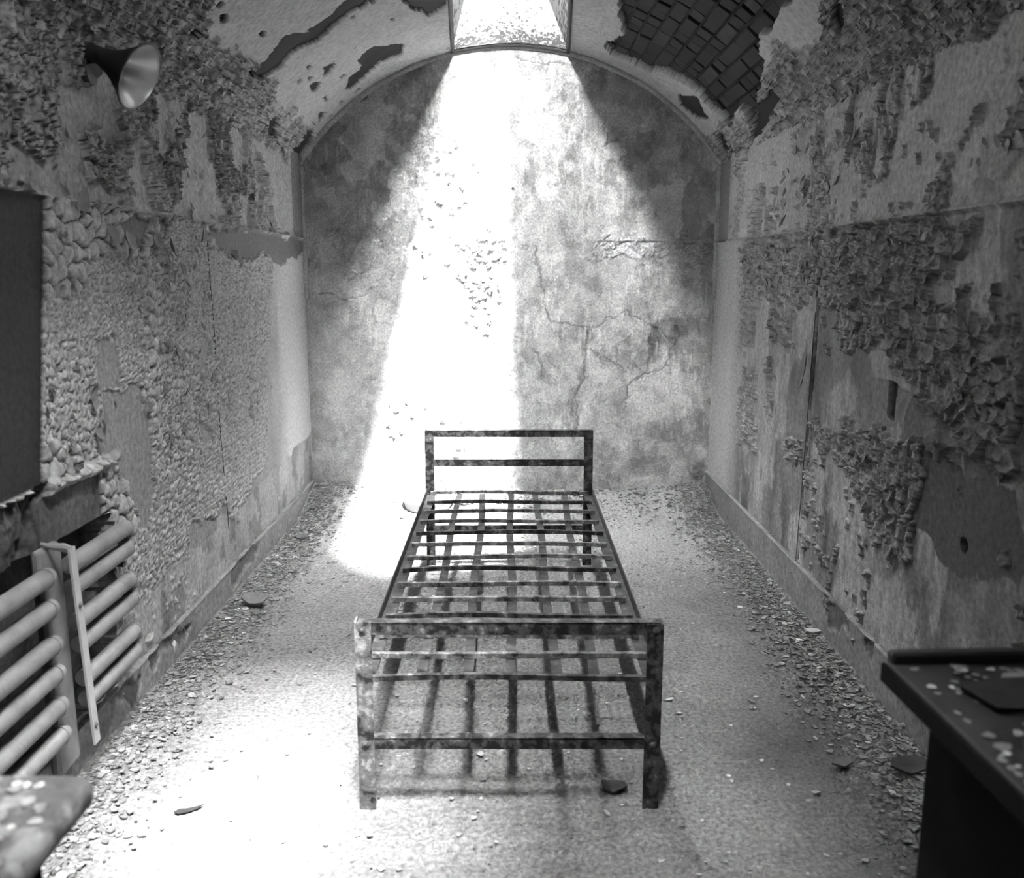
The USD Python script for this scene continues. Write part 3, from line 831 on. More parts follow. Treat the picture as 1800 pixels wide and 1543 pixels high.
# ------------------------------------------------------------------ paint flakes standing off the walls (parts of the walls)
def flake_mesh(r, w, l, curl, thick=0.0012, n=7, sides=8):
    """An irregular flake in the xy plane bent about y and a little about x; hinge along -y."""
    ang = np.sort(r.uniform(0, 2 * np.pi, sides)) if False else (np.arange(sides) + r.uniform(-0.32, 0.32, sides)) * 2 * np.pi / sides
    rad = r.uniform(0.7, 1.0, sides)
    ring = np.stack([np.cos(ang) * rad * w / 2, np.sin(ang) * rad * l / 2], 1)
    pts = np.vstack([[[0, 0]], ring * 0.5, ring])
    k = sides
    f = [[0, 1 + i, 1 + (i + 1) % k] for i in range(k)]
    for i in range(k):
        a, b, c, d = 1 + i, 1 + (i + 1) % k, 1 + k + (i + 1) % k, 1 + k + i
        f += [[a, d, c], [a, c, b]]
    z = curl * ((pts[:, 0] / (w / 2)) ** 2 * w * 0.35 + (pts[:, 1] / (l / 2)) ** 2 * l * r.uniform(-0.1, 0.25)) + r.uniform(-0.06, 0.06) * w * (pts[:, 0] * pts[:, 1]) / (w * l / 4)
    top = np.column_stack([pts, z + thick]); bot = np.column_stack([pts, z])
    nv = len(pts); f = np.array(f)
    side = []
    for i in range(k):
        a, b = 1 + k + i, 1 + k + (i + 1) % k
        side += [[a, a + nv, b + nv], [a, b + nv, b]]
    return trimesh.Trimesh(np.vstack([top, bot]), np.vstack([f, f[:, ::-1] + nv, side]), process=False)


def wall_flakes(parent, s, spots, seed, mat_of):
    r = np.random.default_rng(seed)
    for (y, z, size) in spots:
        w, l = size * r.uniform(0.7, 1.1), size * r.uniform(0.8, 1.5)
        m = flake_mesh(r, w, l, r.uniform(0.3, 0.9))
        tilt = r.uniform(0.10, 0.55)
        m.apply_translation((0, -l / 2, 0))
        m.apply_transform(trimesh.transformations.rotation_matrix(-tilt, [1, 0, 0]))   # free end lifts off
        m.apply_transform(trimesh.transformations.rotation_matrix(r.normal(0, 0.6) + (math.pi if r.random() < 0.35 else 0), [0, 0, 1]))
        M = np.eye(4)   # local x -> along the wall, y -> up, z -> into the room
        M[:3, 0], M[:3, 1], M[:3, 2] = ([0, 1, 0], [0, 0, 1], [1, 0, 0]) if s < 0 else ([0, -1, 0], [0, 0, 1], [-1, 0, 0])
        M[:3, 3] = [s * (W - 0.012), y, z]
        m.apply_transform(M)
        obj('paint_flake', m, mat_of(z), parent, 40)


def pick_spots(polys, n, seed, smin, smax, px=True):
    r = np.random.default_rng(seed); out = []
    tot = sum(p.area for p in polys)
    while len(out) < n:
        p = polys[int(r.choice(len(polys), p=[q.area / tot for q in polys]))]
        a, b, c, d = p.bounds
        y, z = r.uniform(a, c), r.uniform(b, d)
        if p.contains(shapely.Point(y, z)) and y < 4.6:
            out.append((y, z, r.uniform(smin, smax)))
    return out


def spots_left():
    P = lambda *p: wall_poly(-1, p)
    up = [P((0, 180), (330, 200), (430, 280), (480, 400), (380, 390), (200, 340), (0, 310)), P((300, 120), (450, 150), (480, 260), (380, 220))]
    lo = [P((70, 350), (200, 372), (200, 440), (75, 480)), P((70, 620), (200, 620), (250, 720), (90, 850), (75, 800)), P((200, 390), (240, 400), (240, 640), (200, 600)), P((260, 420), (360, 430), (370, 700), (280, 780))]
    return pick_spots(up, 70, 1, 0.02, 0.04) + pick_spots(lo, 60, 2, 0.02, 0.042) + [(y, 1.50 - 0.01 * k, 0.07) for k, y in enumerate((2.45, 2.62, 2.75, 2.95, 3.1, 3.42, 3.75))]


def spots_right():
    P = lambda *p: wall_poly(1, p)
    up = [P((1420, 150), (1560, 120), (1580, 300), (1480, 380), (1340, 390), (1400, 280)), P((1650, 250), (1800, 230), (1800, 340), (1640, 360))]
    lo = [P((1490, 760), (1630, 780), (1600, 970), (1560, 980)), P((1640, 540), (1800, 560), (1800, 830), (1720, 840)), P((1300, 430), (1700, 380), (1680, 470), (1480, 540), (1300, 510)), P((1480, 540), (1640, 480), (1640, 620), (1500, 610))]
    return pick_spots(up, 80, 3, 0.02, 0.05) + pick_spots(lo, 120, 4, 0.02, 0.045)


mat_of = lambda z: M_FLAKE_UP if z > 1.52 else M_FLAKE
wall_flakes(wl, -1, spots_left(), 901, mat_of)
wall_flakes(wr, 1, spots_right(), 902, mat_of)
# the long paper-thin curl hanging from the wire chase, and the torn patch
for (px, py, w, l, tl_) in ((1428, 640, 0.05, 0.22, 0.25), (1421, 672, 0.035, 0.06, 0.5), (1608, 720, 0.07, 0.12, 0.5)):
    y, z = on_x(px, py, W)[1:]
    m = flake_mesh(np.random.default_rng(px), w, l, 0.6)
    m.apply_transform(trimesh.transformations.rotation_matrix(-tl_ * 0.4, [1, 0, 0]))
    M = np.eye(4); M[:3, 0], M[:3, 1], M[:3, 2], M[:3, 3] = [0, -1, 0], [0, 0, 1], [-1, 0, 0], [W - 0.025, y, z]
    m.apply_transform(M); obj('paint_flake', m, M_FLAKE, wr, 40)

# ------------------------------------------------------------------ wires running down the walls
def wire(s, ys, zs, label):
    pts = np.array([[s * (W - 0.006), np.interp(z, zs[::-1], ys[::-1]), z] for z in np.linspace(zs[0], zs[-1], 60)])
    pts[:, 1] += 0.006 * (meshkit.fbm(pts * 8, 2, 3) - 0.5)
    o = obj('wall_wire', tube(pts, 0.0018, 8), M_WIRE, None, True)
    tag(o, label, 'wire')


wire(-1, [3.515, 3.534, 3.536, 3.57], [1.46, 1.08, 0.72, 0.31], 'thin dark wire running straight down the left wall')
wire(1, [3.44, 3.455, 3.471, 3.495], [1.20, 0.87, 0.6, 0.2], 'thin dark wire running down the right wall below the torn paint')


# ------------------------------------------------------------------ the bed
def bed():
    t = thing('bed', 'bare iron bed frame with flat lengthwise straps and cross rods, no mattress', 'bed')
    yf, yh, zd = 2.087, 4.03, 0.352
    x0, x1 = -0.384, 0.378
    k = 0.004

    def angle(w, d, sx, sy):
        """L profile: w along x, d along y, corner at the origin, legs towards sx, sy."""
        p = np.array([(0, 0), (w, 0), (w, k), (k, k), (k, d), (0, d)], float) * [sx, sy]
        return Polygon(p)

    def post(x, y, sx, sy, z1, mat):
        m = extrude(angle(0.041, 0.038, sx, sy), z1); m.apply_translation((x, y, 0.0))
        v = trimesh.remesh.subdivide_to_size(m.vertices, m.faces, 0.03)
        m = trimesh.Trimesh(v[0], v[1], process=False)
        return m
    fp = [obj('foot_post', post(x0, yf, 1, 1, 0.505, 0), M_IRON_LIGHT, t), obj('foot_post', post(x1, yf, -1, 1, 0.500, 0), M_IRON, t)]
    hp = [obj('head_post', post(x0 - 0.006, yh, 1, 1, 0.64, 0), M_IRON, t), obj('head_post', post(x1, yh, -1, 1, 0.64, 0), M_IRON, t)]

    def rail(y, z0, z1, flange, xa, xb):
        web = box(xa, xb, y, y + k, z0, z1, 0.0008)
        fl = box(xa, xb, y, y + flange, z1 - k, z1, 0.0008)
        return join(web, fl)
    obj('foot_rail', rail(yf + k, 0.470, 0.502, 0.03, x0 + 0.006, x1 - 0.006), M_IRON, t)
    obj('foot_rail', rail(yf + k, 0.164, 0.194, 0.028, x0 + 0.006, x1 - 0.006), M_IRON, t)
    obj('head_rail', rail(yh + k, 0.610, 0.640, 0.03, x0, x1 - 0.004), M_IRON, t)
    obj('head_rail', rail(yh + k, 0.474, 0.505, 0.006, x0, x1 - 0.004), M_IRON, t)
    obj('head_rail', rail(yh + k, 0.155, 0.190, 0.02, x0, x1 - 0.004), M_IRON, t)
    for s, xx, mt in ((1, x0 - 0.002, M_STRAP), (-1, x1 + 0.002, M_STRAP)):
        a = min(xx, xx + s * 0.042), max(xx, xx + s * 0.042)
        side = join(box(*a, yf + 0.01, yh + 0.02, zd - 0.016, zd - 0.012, 0.001), box(min(xx, xx + s * k), max(xx, xx + s * k), yf + 0.01, yh + 0.02, zd - 0.015, zd + 0.018, 0.001))
        obj('side_rail', side, mt, t)
    r = np.random.default_rng(5)
    # straps run the length of the bed
    xf, xh = (-0.223, -0.111, 0.006, 0.116, 0.218), (-0.236, -0.125, 0.0, 0.118, 0.246)
    ys = np.linspace(yf + 0.035, yh + 0.01, 40)
    for a, b in zip(xf, xh):
        x = a + (b - a) * (ys - yf) / (yh - yf) + 0.004 * np.sin(ys * 5 + a * 30)
        sag = -0.004 * np.sin((ys - yf) * 21) ** 2 * 0.4
        wd = 0.0135
        P = np.array([[x - wd, ys, zd - 0.0095 + sag], [x + wd, ys, zd - 0.0095 + sag], [x + wd, ys, zd - 0.0125 + sag], [x - wd, ys, zd - 0.0125 + sag]]).transpose(2, 0, 1)
        n = len(ys); v = P.reshape(-1, 3)
        q = [[i * 4 + j, (i + 1) * 4 + j, (i + 1) * 4 + (j + 1) % 4, i * 4 + (j + 1) % 4] for i in range(n - 1) for j in range(4)] + [[0, 1, 2, 3], [4 * n - 1, 4 * n - 2, 4 * n - 3, 4 * n - 4]]
        q = np.array(q); m = trimesh.Trimesh(v, np.vstack([q[:, [0, 1, 2]], q[:, [0, 2, 3]]]), process=False)
        if m.volume < 0:
            m.invert()
        obj('strap', m, M_STRAP, t)
    rods = (2.102, 2.242, 2.375, 2.51, 2.655, 2.79, 2.935, 3.07, 3.225, 3.37, 3.535, 3.69, 3.85, 4.02)
    for i, y in enumerate(rods):
        xs = np.linspace(x0 + 0.018, x1 - 0.018, 21)
        q = (xs - xs[0]) / (xs[-1] - xs[0])
        bow = 0.006 * np.sin(np.pi * q) * r.uniform(0.3, 1.4) + 0.003 * r.uniform(-1, 1) * np.sin(2 * np.pi * q)
        yy = y + 0.006 * np.sin(np.pi * q + r.uniform(-0.5, 0.5)) * r.uniform(-1, 1)
        hz = 0.0055
        wy = 0.007
        P = np.array([[xs, yy - wy, zd + hz + bow], [xs, yy - wy * 0.9, zd - hz - 0.003 + bow], [xs, yy + wy * 0.9, zd - hz + bow], [xs, yy + wy, zd + hz + bow], [xs, yy, zd + hz + 0.002 + bow]]).transpose(2, 0, 1)
        n = len(xs); v = P.reshape(-1, 3)
        q4 = np.array([[a * 5 + j, (a + 1) * 5 + j, (a + 1) * 5 + (j + 1) % 5, a * 5 + (j + 1) % 5] for a in range(n - 1) for j in range(5)])
        caps = [[0, 1, 2], [0, 2, 3], [0, 3, 4]]; caps = caps + [[5 * (n - 1) + c[0], 5 * (n - 1) + c[2], 5 * (n - 1) + c[1]] for c in caps]
        m = trimesh.Trimesh(v, np.vstack([q4[:, [0, 1, 2]], q4[:, [0, 2, 3]], caps]), process=False)
        if m.volume < 0:
            m.invert()
        obj('cross_rod', m, M_IRON_LIGHT if i % 3 else M_IRON, t, 50)
    # gusset brackets at the rear legs
    for s, xx in ((1, x0 - 0.004), (-1, x1)):
        g = extrude([(0, 0), (0.10, 0), (0.0, -0.13)], 0.004)
        g.apply_transform(trimesh.transformations.rotation_matrix(np.pi / 2, [1, 0, 0]))
        g.apply_transform(trimesh.transformations.rotation_matrix(-np.pi / 2, [0, 0, 1]))
        g.apply_translation((xx + s * 0.003, yh + 0.005, zd - 0.03))
        obj('gusset', g, M_IRON, t)
    # bolts through the foot posts
    for par, x in ((fp[0], x0 + 0.019), (fp[1], x1 - 0.019)):
        for z in (0.484, 0.180):
            b = trimesh.creation.icosphere(2, 0.0065); b.apply_scale((1, 0.75, 1)); b.apply_translation((x, yf - 0.001, z))
            w_ = trimesh.creation.cylinder(0.0085, 0.004, sections=20); w_.apply_transform(trimesh.transformations.rotation_matrix(np.pi / 2, [1, 0, 0])); w_.apply_translation((x, yf - 0.001, z))
            obj('bolt', join(b, w_), M_BOLT, par, 40)
    return t


# posts are meshes; their bolts are sub-parts
bed()


# ------------------------------------------------------------------ wall-hung pipe radiator
def radiator():
    t = thing('radiator', 'pale painted pipe radiator of horizontal tubes hung on the left wall', 'radiator', (0, 0, 0))
    x, r = -1.09, 0.0225
    far = (0.638, 0.578, 0.486, 0.424, 0.329, 0.269)
    near = (0.644, 0.567, 0.477, 0.404, 0.321, 0.246)
    y0, y1 = 2.085, 2.455

    def pipe(ya, yb, z, dome):
        n = 14
        ys = list(np.linspace(ya, yb, n)); rs = [r] * n
        if dome:
            for k in np.linspace(0.15, 1, 8):
                ys.append(yb + r * 0.9 * math.sin(k * math.pi / 2)); rs.append(max(r * math.cos(k * math.pi / 2), 0.0006))
        return tube([(x, yy, z) for yy in ys], rs, 28)
    for i in range(0, 6, 2):
        za, zb = far[i], far[i + 1]
        for z in (za, zb):
            k = (0.695 - z) / 0.53
            obj('tube', pipe(on_x(116 + 46 * k, 958 + 344 * k, x)[1], y1 + 0.002, z, False), M_RAD, t, 50)
        c, rad = (za + zb) / 2, (za - zb) / 2
        pts = [(x - 0.012 * math.sin(a), y1 + rad * 0.9 * math.sin(a), c + rad * math.cos(a)) for a in np.linspace(0, np.pi, 22)]
        obj('return_bend', tube(pts, r * 0.98, 24), M_RAD, t, 50)
    for z in near:
        p = obj('tube', pipe(1.15, 2.02, z, True), M_RAD, t, 50)
        c = trimesh.creation.torus(r + 0.0008, 0.0022, 28, 10)
        c.apply_transform(trimesh.transformations.rotation_matrix(np.pi / 2, [1, 0, 0])); c.apply_translation((x, 2.008, z))
        obj('collar', c, M_RAD, p, 50)
    # wide header behind the joint and the flat bar before it
    m = box(-1.135, -1.108, 2.03, 2.135, 0.12, 0.70, 0.008)
    obj('header', m, M_RAD, t, 40)
    bar = along([(-0.014, -0.003), (0.014, -0.003), (0.014, 0.003), (-0.014, 0.003)], (-1.060, 2.085, 0.695), (-1.060, 2.125, 0.165), up=(1, 0, 0))
    b = obj('flat_bar', bar, M_RAD_BAR, t)
    for z in (0.545, 0.215):
        q = trimesh.creation.icosphere(2, 0.008); q.apply_scale((0.6, 1, 1)); q.apply_translation((-1.057, 2.085 + (0.695 - z) / 0.53 * 0.04, z))
        obj('bolt', q, M_BOLT, b, 50)
    # broken hook that held the top of the bar
    pts = [(-1.063, 2.086, 0.690), (-1.075, 2.076, 0.700), (-1.095, 2.066, 0.704), (-1.12, 2.06, 0.712)]
    obj('hook', tube(pts, [0.010, 0.011, 0.008, 0.005], 8), M_RAD, t, 40)
    for z in (0.53, 0.30):
        obj('bracket', rod((-1.18, 2.47, z), (-1.10, 2.455, z), 0.008, 10), M_RAD, t, 40)
    return t


radiator()


# ------------------------------------------------------------------ the reflector lamp on the left wall
def lamp():
    base = np.array([-1.155, 2.58, 1.885])
    t = thing('wall_lamp', 'black conical reflector lamp with pale inside fixed high on the left wall', 'lamp')
    n = np.array([0.88, -0.08, -0.46]); n /= np.linalg.norm(n)
    mouth = on_x(243, 134, -1.0)
    R_, L_ = 0.090, 0.105
    neck = mouth - n * L_
    M, _ = frame_between(neck, mouth)
    prof_o = [(0.026, 0.0), (0.030, 0.012), (0.036, 0.03), (0.050, 0.055), (0.070, 0.082), (R_, L_), (R_ + 0.003, L_ + 0.002), (R_ + 0.003, L_ + 0.006), (R_ - 0.002, L_ + 0.006)]
    so = lathe(prof_o, 48); so.apply_transform(M)
    sh = obj('shade', so, M_LAMP_BLACK, t, 40)
    prof_i = [(R_ - 0.002, L_ + 0.0055), (R_ - 0.004, L_ - 0.002), (0.066, 0.081), (0.046, 0.056), (0.033, 0.034), (0.02, 0.022), (0.0005, 0.018)]
    si = lathe(prof_i, 48); si.apply_transform(M)
    obj('reflector', si, M_LAMP_IN, sh, True)
    sock = neck - n * 0.02 + np.array([-0.02, 0.0, 0.008])
    obj('socket', tube([neck + n * 0.006, neck - n * 0.012, sock], [0.024, 0.024, 0.021], 20), M_LAMP_BLACK, t, 40)
    obj('arm', tube([sock, sock + [-0.03, 0.04, 0.006], base + [0.02, 0, 0]], [0.024, 0.026, 0.030], 16), M_LAMP_BLACK, t, 40)
    pl = lathe([(0.0005, 0), (0.042, 0), (0.042, 0.014), (0.034, 0.03), (0.0005, 0.03)], 32)
    M2, _ = frame_between(base - [0.01, 0, 0], base + [0.1, 0, 0]); pl.apply_transform(M2)
    obj('wall_plate', pl, M_LAMP_BLACK, t, 40)


lamp()


# ------------------------------------------------------------------ the two tables in the foreground
def left_table():
    X0, X1, Y0, Y1, Z = -1.12, -0.53, 0.55, 1.058, 0.72
    t = thing('side_table', 'worn wooden table covered with paint chips in the left foreground', 'table', (0, 0, 0))
    prof = Polygon([(X0, Y0), (X1, Y0), (X1, Y1), (X0, Y1)]).buffer(-0.02).buffer(0.02, quad_segs=5)
    layers = [(0.010, Z - 0.040), (0.002, Z - 0.034), (0.0, Z - 0.024), (0.0, Z - 0.014), (0.004, Z - 0.006), (0.012, Z)]
    pts = np.array(prof.exterior.coords)[:-1]; c = np.array([(X0 + X1) / 2, (Y0 + Y1) / 2]); n = len(pts)
    vs = []
    for ins, z in layers:
        d = pts - c; vs.append(np.column_stack([c + d * (1 - ins / np.abs([X1 - c[0], Y1 - c[1]])), np.full(n, z)]))
    v = np.vstack(vs); q = np.array([[k * n + i, k * n + (i + 1) % n, (k + 1) * n + (i + 1) % n, (k + 1) * n + i] for k in range(len(layers) - 1) for i in range(n)])
    f = np.vstack([q[:, [0, 1, 2]], q[:, [0, 2, 3]]])
    top = len(v); v = np.vstack([v, [c[0], c[1], Z], [c[0], c[1], Z - 0.04]]); i = np.arange(n); o = (len(layers) - 1) * n
    f = np.vstack([f, np.stack([np.full(n, top), o + i, o + (i + 1) % n], 1), np.stack([np.full(n, top + 1), (i + 1) % n, i], 1)])
    m = trimesh.Trimesh(v, f, process=False)
    if m.volume < 0:
        m.invert()
    obj('table_top', m, M_TABLE, t, 50)
    obj('apron', box(X0 + 0.04, X1 - 0.055, Y1 - 0.075, Y1 - 0.05, Z - 0.14, Z - 0.038, 0.002), M_TABLE_D, t)
    obj('apron', box(X1 - 0.075, X1 - 0.055, Y0 + 0.05, Y1 - 0.05, Z - 0.14, Z - 0.038, 0.002), M_TABLE_D, t)
    for x in (X0 + 0.06, X1 - 0.085):
        for y in (Y0 + 0.06, Y1 - 0.085):
            obj('leg', box(x - 0.028, x + 0.028, y - 0.028, y + 0.028, 0.004, Z - 0.038, 0.004), M_TABLE_D, t)
    return (X0, X1, Y0, Y1, Z)


def desk():
    Z = 0.75
    a = on_z(1555, 1160, Z); ang = math.atan2(on_z(1735, 1390, Z)[0] - a[0], a[1] - on_z(1735, 1390, Z)[1])
    t = thing('desk', 'dark painted desk with raised back edge standing against the right wall', 'desk', (a[0], a[1], 0), 0.035)
    wd, dp = 0.50, 0.95                              # local: x to the right, -y towards the camera
    obj('desk_top', box(0, wd, -dp, 0, Z - 0.03, Z, 0.004), M_DESK, t, 30)
    obj('back_lip', box(0.004, wd, -0.018, 0.004, Z - 0.02, Z + 0.018, 0.004), M_DESK, t, 30)
    obj('edge_band', box(-0.006, 0.002, -dp, 0.0, Z - 0.034, Z - 0.002, 0.002), M_TABLE_D, t, 30)
    obj('side_panel', box(0.062, 0.084, -0.9, -0.035, 0.004, Z - 0.03, 0.002), M_TABLE_D, t, 30)
    obj('back_panel', box(0.084, wd - 0.02, -0.06, -0.04, 0.05, Z - 0.03, 0.002), M_TABLE_D, t, 30)
    obj('side_panel', box(wd - 0.025, wd - 0.003, -0.9, -0.035, 0.004, Z - 0.03, 0.002), M_TABLE_D, t, 30)
    return a, Z


TL = left_table()
DA, DZ = desk()

# ------------------------------------------------------------------ paint chips: one of each kind, then copies
protos = {}


def chip(kind, loc, rz, size, tilt, label, group, mat):
    """Kinds differ in outline and curl; all are one-mesh things under an Xform."""
    key = (kind, mat)
    x = UsdGeom.Xform.Define(stage, path_of('paint_chip'))
    x.AddTranslateOp().Set(tuple(map(float, loc)))
    x.AddRotateXYZOp().Set((float(math.degrees(tilt[0])), float(math.degrees(tilt[1])), float(math.degrees(rz))))
    x.AddScaleOp().Set((size, size, size))
    p = x.GetPrim()
    if key not in protos:
        r = np.random.default_rng(1000 + kind)
        m = flake_mesh(r, r.uniform(0.75, 1.0), r.uniform(0.7, 1.15), r.uniform(0.1, 0.5), thick=0.035, sides=int(r.integers(6, 10)))
        m.apply_translation((0, 0, -m.bounds[0][2]))
        obj('flake', m, M_CHIP[mat], p, 40)
        protos[key] = p.GetPath()
    else:
        p.GetReferences().AddInternalReference(protos[key]); p.SetInstanceable(True)
        x.ClearXformOpOrder(); x.SetXformOpOrder([UsdGeom.XformOp(p.GetAttribute(n)) for n in ('xformOp:translate', 'xformOp:rotateXYZ', 'xformOp:scale')])
    return tag(p, label, 'paint chip', group)


def chips():
    r = np.random.default_rng(31)
    n = {'l': 0, 'r': 0, 'b': 0}
    want = {'l': 110, 'r': 120, 'b': 40}
    lab = {'l': ('curled paint chip in the debris along the foot of the left wall', 'paint chips along the left wall'),
           'r': ('curled paint chip in the debris along the foot of the right wall', 'paint chips along the right wall'),
           'b': ('paint chip lying on the open floor around and under the bed', 'paint chips on the open floor')}
    while any(n[k] < want[k] for k in n):
        k = str(r.choice(list(n)))
        if n[k] >= want[k]:
            continue
        y = 1.75 + 3.2 * r.random() ** 1.5
        if k == 'b':
            x, y = r.uniform(-0.45, 0.95), 1.85 + 2.2 * r.random() ** 1.5
            if any(abs(x - px) < 0.06 and abs(y - py) < 0.06 for px, py in ((-0.38, 2.09), (0.38, 2.09), (-0.38, 4.03), (0.38, 4.03))):
                continue
        else:
            x = (W - 0.035 - abs(r.normal(0, 0.075))) * (-1 if k == 'l' else 1)
            if k == 'r' and y < 1.9 and x > 0.6:
                continue
        size = (0.017 + 0.03 * r.random() ** 2) * (0.75 if k == 'b' else 1)
        z = float(floor_z(np.array([x]), np.array([y]))[0])
        mat = int(r.choice(3, p=(0.35, 0.4, 0.25) if k != 'b' else (0.1, 0.3, 0.6)))
        chip(int(r.integers(0, 8)), (x, y, z + 0.006), r.uniform(0, 6.28), size, (r.normal(0, 0.13), r.normal(0, 0.13)), lab[k][0], lab[k][1], mat)
        n[k] += 1
    # on the furniture
    X0, X1, Y0, Y1, Z = TL
    for i in range(64):
        x, y = X1 - 0.020 - 0.14 * r.random(), Y1 - 0.02 - 0.20 * r.random()
        chip(int(r.integers(0, 8)), (x, y, Z + 0.001), r.uniform(0, 6.28), r.uniform(0.010, 0.026), (r.normal(0, 0.08), r.normal(0, 0.08)), 'pale paint chip lying on the worn table in the left foreground', 'paint chips on the left table', 1 if i % 3 else 2)
    c, s_ = math.cos(0.035), math.sin(0.035)
    for i in range(64):
        ly = -0.03 - (0.08 * r.random() if i < 34 else 0.32 * r.random())
        lx = (0.05 if i < 34 else 0.012) + r.random() * max(0.23 + 0.60 * ly, 0.03)
        x, y = DA[0] + c * lx - s_ * ly, DA[1] + s_ * lx + c * ly
        chip(int(r.integers(0, 8)), (x, y, DZ + 0.001), r.uniform(0, 6.28), r.uniform(0.009, 0.020) * (1.6 if i % 9 == 0 else 1), (r.normal(0, 0.08), r.normal(0, 0.08)), 'pale paint chip lying on the dark desk top', 'paint chips on the desk', int(r.choice([1, 1, 2])))


chips()


def fz(x, y):
    return float(floor_z(np.array([x]), np.array([y]))[0])


def on_floor(px, py):
    p = on_z(px, py, 0.0)
    for _ in range(4):
        p = on_z(px, py, fz(p[0], p[1]))
    return p


def litter():
    """Chips and crumbs past counting: one object."""
    r = np.random.default_rng(41)
    N = 10000
    y = 1.55 + 3.58 * r.random(N) ** 1.25
    side = r.choice([-1, 1, 0, 2], N, p=[0.41, 0.43, 0.06, 0.10])
    x = np.where(side == 0, r.uniform(-1.0, 1.0, N), side * (W - 0.02 - np.abs(r.normal(0, 0.09, N))))
    bk = side == 2
    x = np.clip(np.where(bk, r.uniform(-1.12, 1.12, N), x), -W + 0.035, W - 0.035); y = np.where(bk, YB - 0.02 - np.abs(r.normal(0, 0.22, N)), y)
    q = [on_floor(752, 893), on_floor(796, 890)]
    clear = (np.hypot(x - q[0][0], y - q[0][1] - 0.02) > 0.17) & (np.hypot(x - q[1][0] - 0.03, y - q[1][1] - 0.03) > 0.10)
    x, y, side, bk = x[clear], y[clear], side[clear], bk[clear]; N = len(x)
    size = 0.004 + 0.013 * r.random(N) ** 2 * np.where(side == 0, 0.55, 1.0)
    k = 6
    ang = (np.arange(k)[None] + r.uniform(-0.35, 0.35, (N, k))) * 2 * np.pi / k + r.uniform(0, 6.28, (N, 1))
    rad = r.uniform(0.55, 1.0, (N, k)) * size[:, None]
    px, py = rad * np.cos(ang), rad * np.sin(ang) * 0.8
    tx, ty = r.normal(0, 0.16, (N, 1)), r.normal(0, 0.16, (N, 1))
    cu = r.uniform(0.0, 0.3, (N, 1)) / size[:, None]
    z0 = floor_z(x, y) + 0.003 + r.uniform(0, 0.005, N)
    zz = z0[:, None] + tx * px + ty * py + cu * px * px
    th = 0.0015
    top = np.stack([x[:, None] + px, y[:, None] + py, zz + th], -1)
    cen = np.stack([x, y, z0 + th], -1)[:, None]
    bot = top - [0, 0, 2 * th]
    V = np.concatenate([cen, top, bot], 1)           # 1 + k + k
    f = [[0, 1 + i, 1 + (i + 1) % k] for i in range(k)]
    for i in range(k):
        a, b = 1 + i, 1 + (i + 1) % k
        f += [[a, a + k, b + k], [a, b + k, b]]
    f = np.array(f)
    Fc = (np.arange(N)[:, None, None] * (1 + 2 * k) + f[None]).reshape(-1, 3)
    tn = np.repeat(np.where(r.random(N) < np.where(side == 0, 0.6, 0.16), r.uniform(0.5, 0.8, N), r.uniform(0.24, 0.46, N)), 1 + 2 * k)
    o = obj('floor_litter', (V.reshape(-1, 3), Fc), M_WALL, None, False, tn)
    tag(o, 'scattered small paint chips and plaster crumbs banked along both walls of the floor', 'litter', kind='stuff')


litter()


# ------------------------------------------------------------------ single finds on the floor and on the desk
def place(name, mesh, mat, loc, label, cat, rz=0, smooth=40):
    m = mesh.copy(); m.apply_transform(trimesh.transformations.rotation_matrix(rz, [0, 0, 1])); m.apply_translation(loc)
    o = obj(name, m, mat, None, smooth); tag(o, label, cat); return o


def slab(outline, th, bend=0.0, seed=0):
    m = extrude(Polygon(outline), th)
    v, f = trimesh.remesh.subdivide_to_size(m.vertices, m.faces, 0.02)
    m = trimesh.Trimesh(v, f, process=True)
    m.vertices[:, 2] += bend * (m.vertices[:, 0] ** 2) + 0.25 * th * (meshkit.fbm(m.vertices * 40 + seed, 2, 3) - 0.5)
    return m


p = on_floor(331, 1427)
leaf = slab([(-0.034, -0.008), (-0.022, 0.004), (-0.004, 0.006), (0.02, 0.012), (0.036, 0.02), (0.022, 0.0), (0.004, -0.010), (-0.02, -0.018)], 0.0015, 1.0)
place('dry_leaf', leaf, M_LEAF, p + [0, 0, 0.006], 'dark curled dry leaf alone on the bright floor left of the bed', 'leaf', 0.1)
p = on_floor(1110, 899)
place('paper_scrap', slab([(-0.07, -0.04), (-0.02, -0.05), (0.06, -0.03), (0.075, 0.02), (0.02, 0.05), (-0.04, 0.045), (-0.06, 0.0)], 0.006, 2.0), M_PAPER, p + [0, 0, 0.008], 'white torn scrap lying near the back wall right of the bed', 'paper')
p = on_floor(450, 1066)
sl = slab([(-0.052, -0.02), (-0.02, -0.036), (0.035, -0.03), (0.05, -0.008), (0.04, 0.022), (0.012, 0.036), (-0.03, 0.03), (-0.046, 0.008)], 0.008, 6.0, 4)
sl.apply_transform(trimesh.transformations.rotation_matrix(0.35, [1, 0.3, 0]))
place('plaster_slab', sl, M_CHIP[0], p + [0, 0, 0.03], 'broken tilted plaster slab in the debris by the left wall', 'plaster')
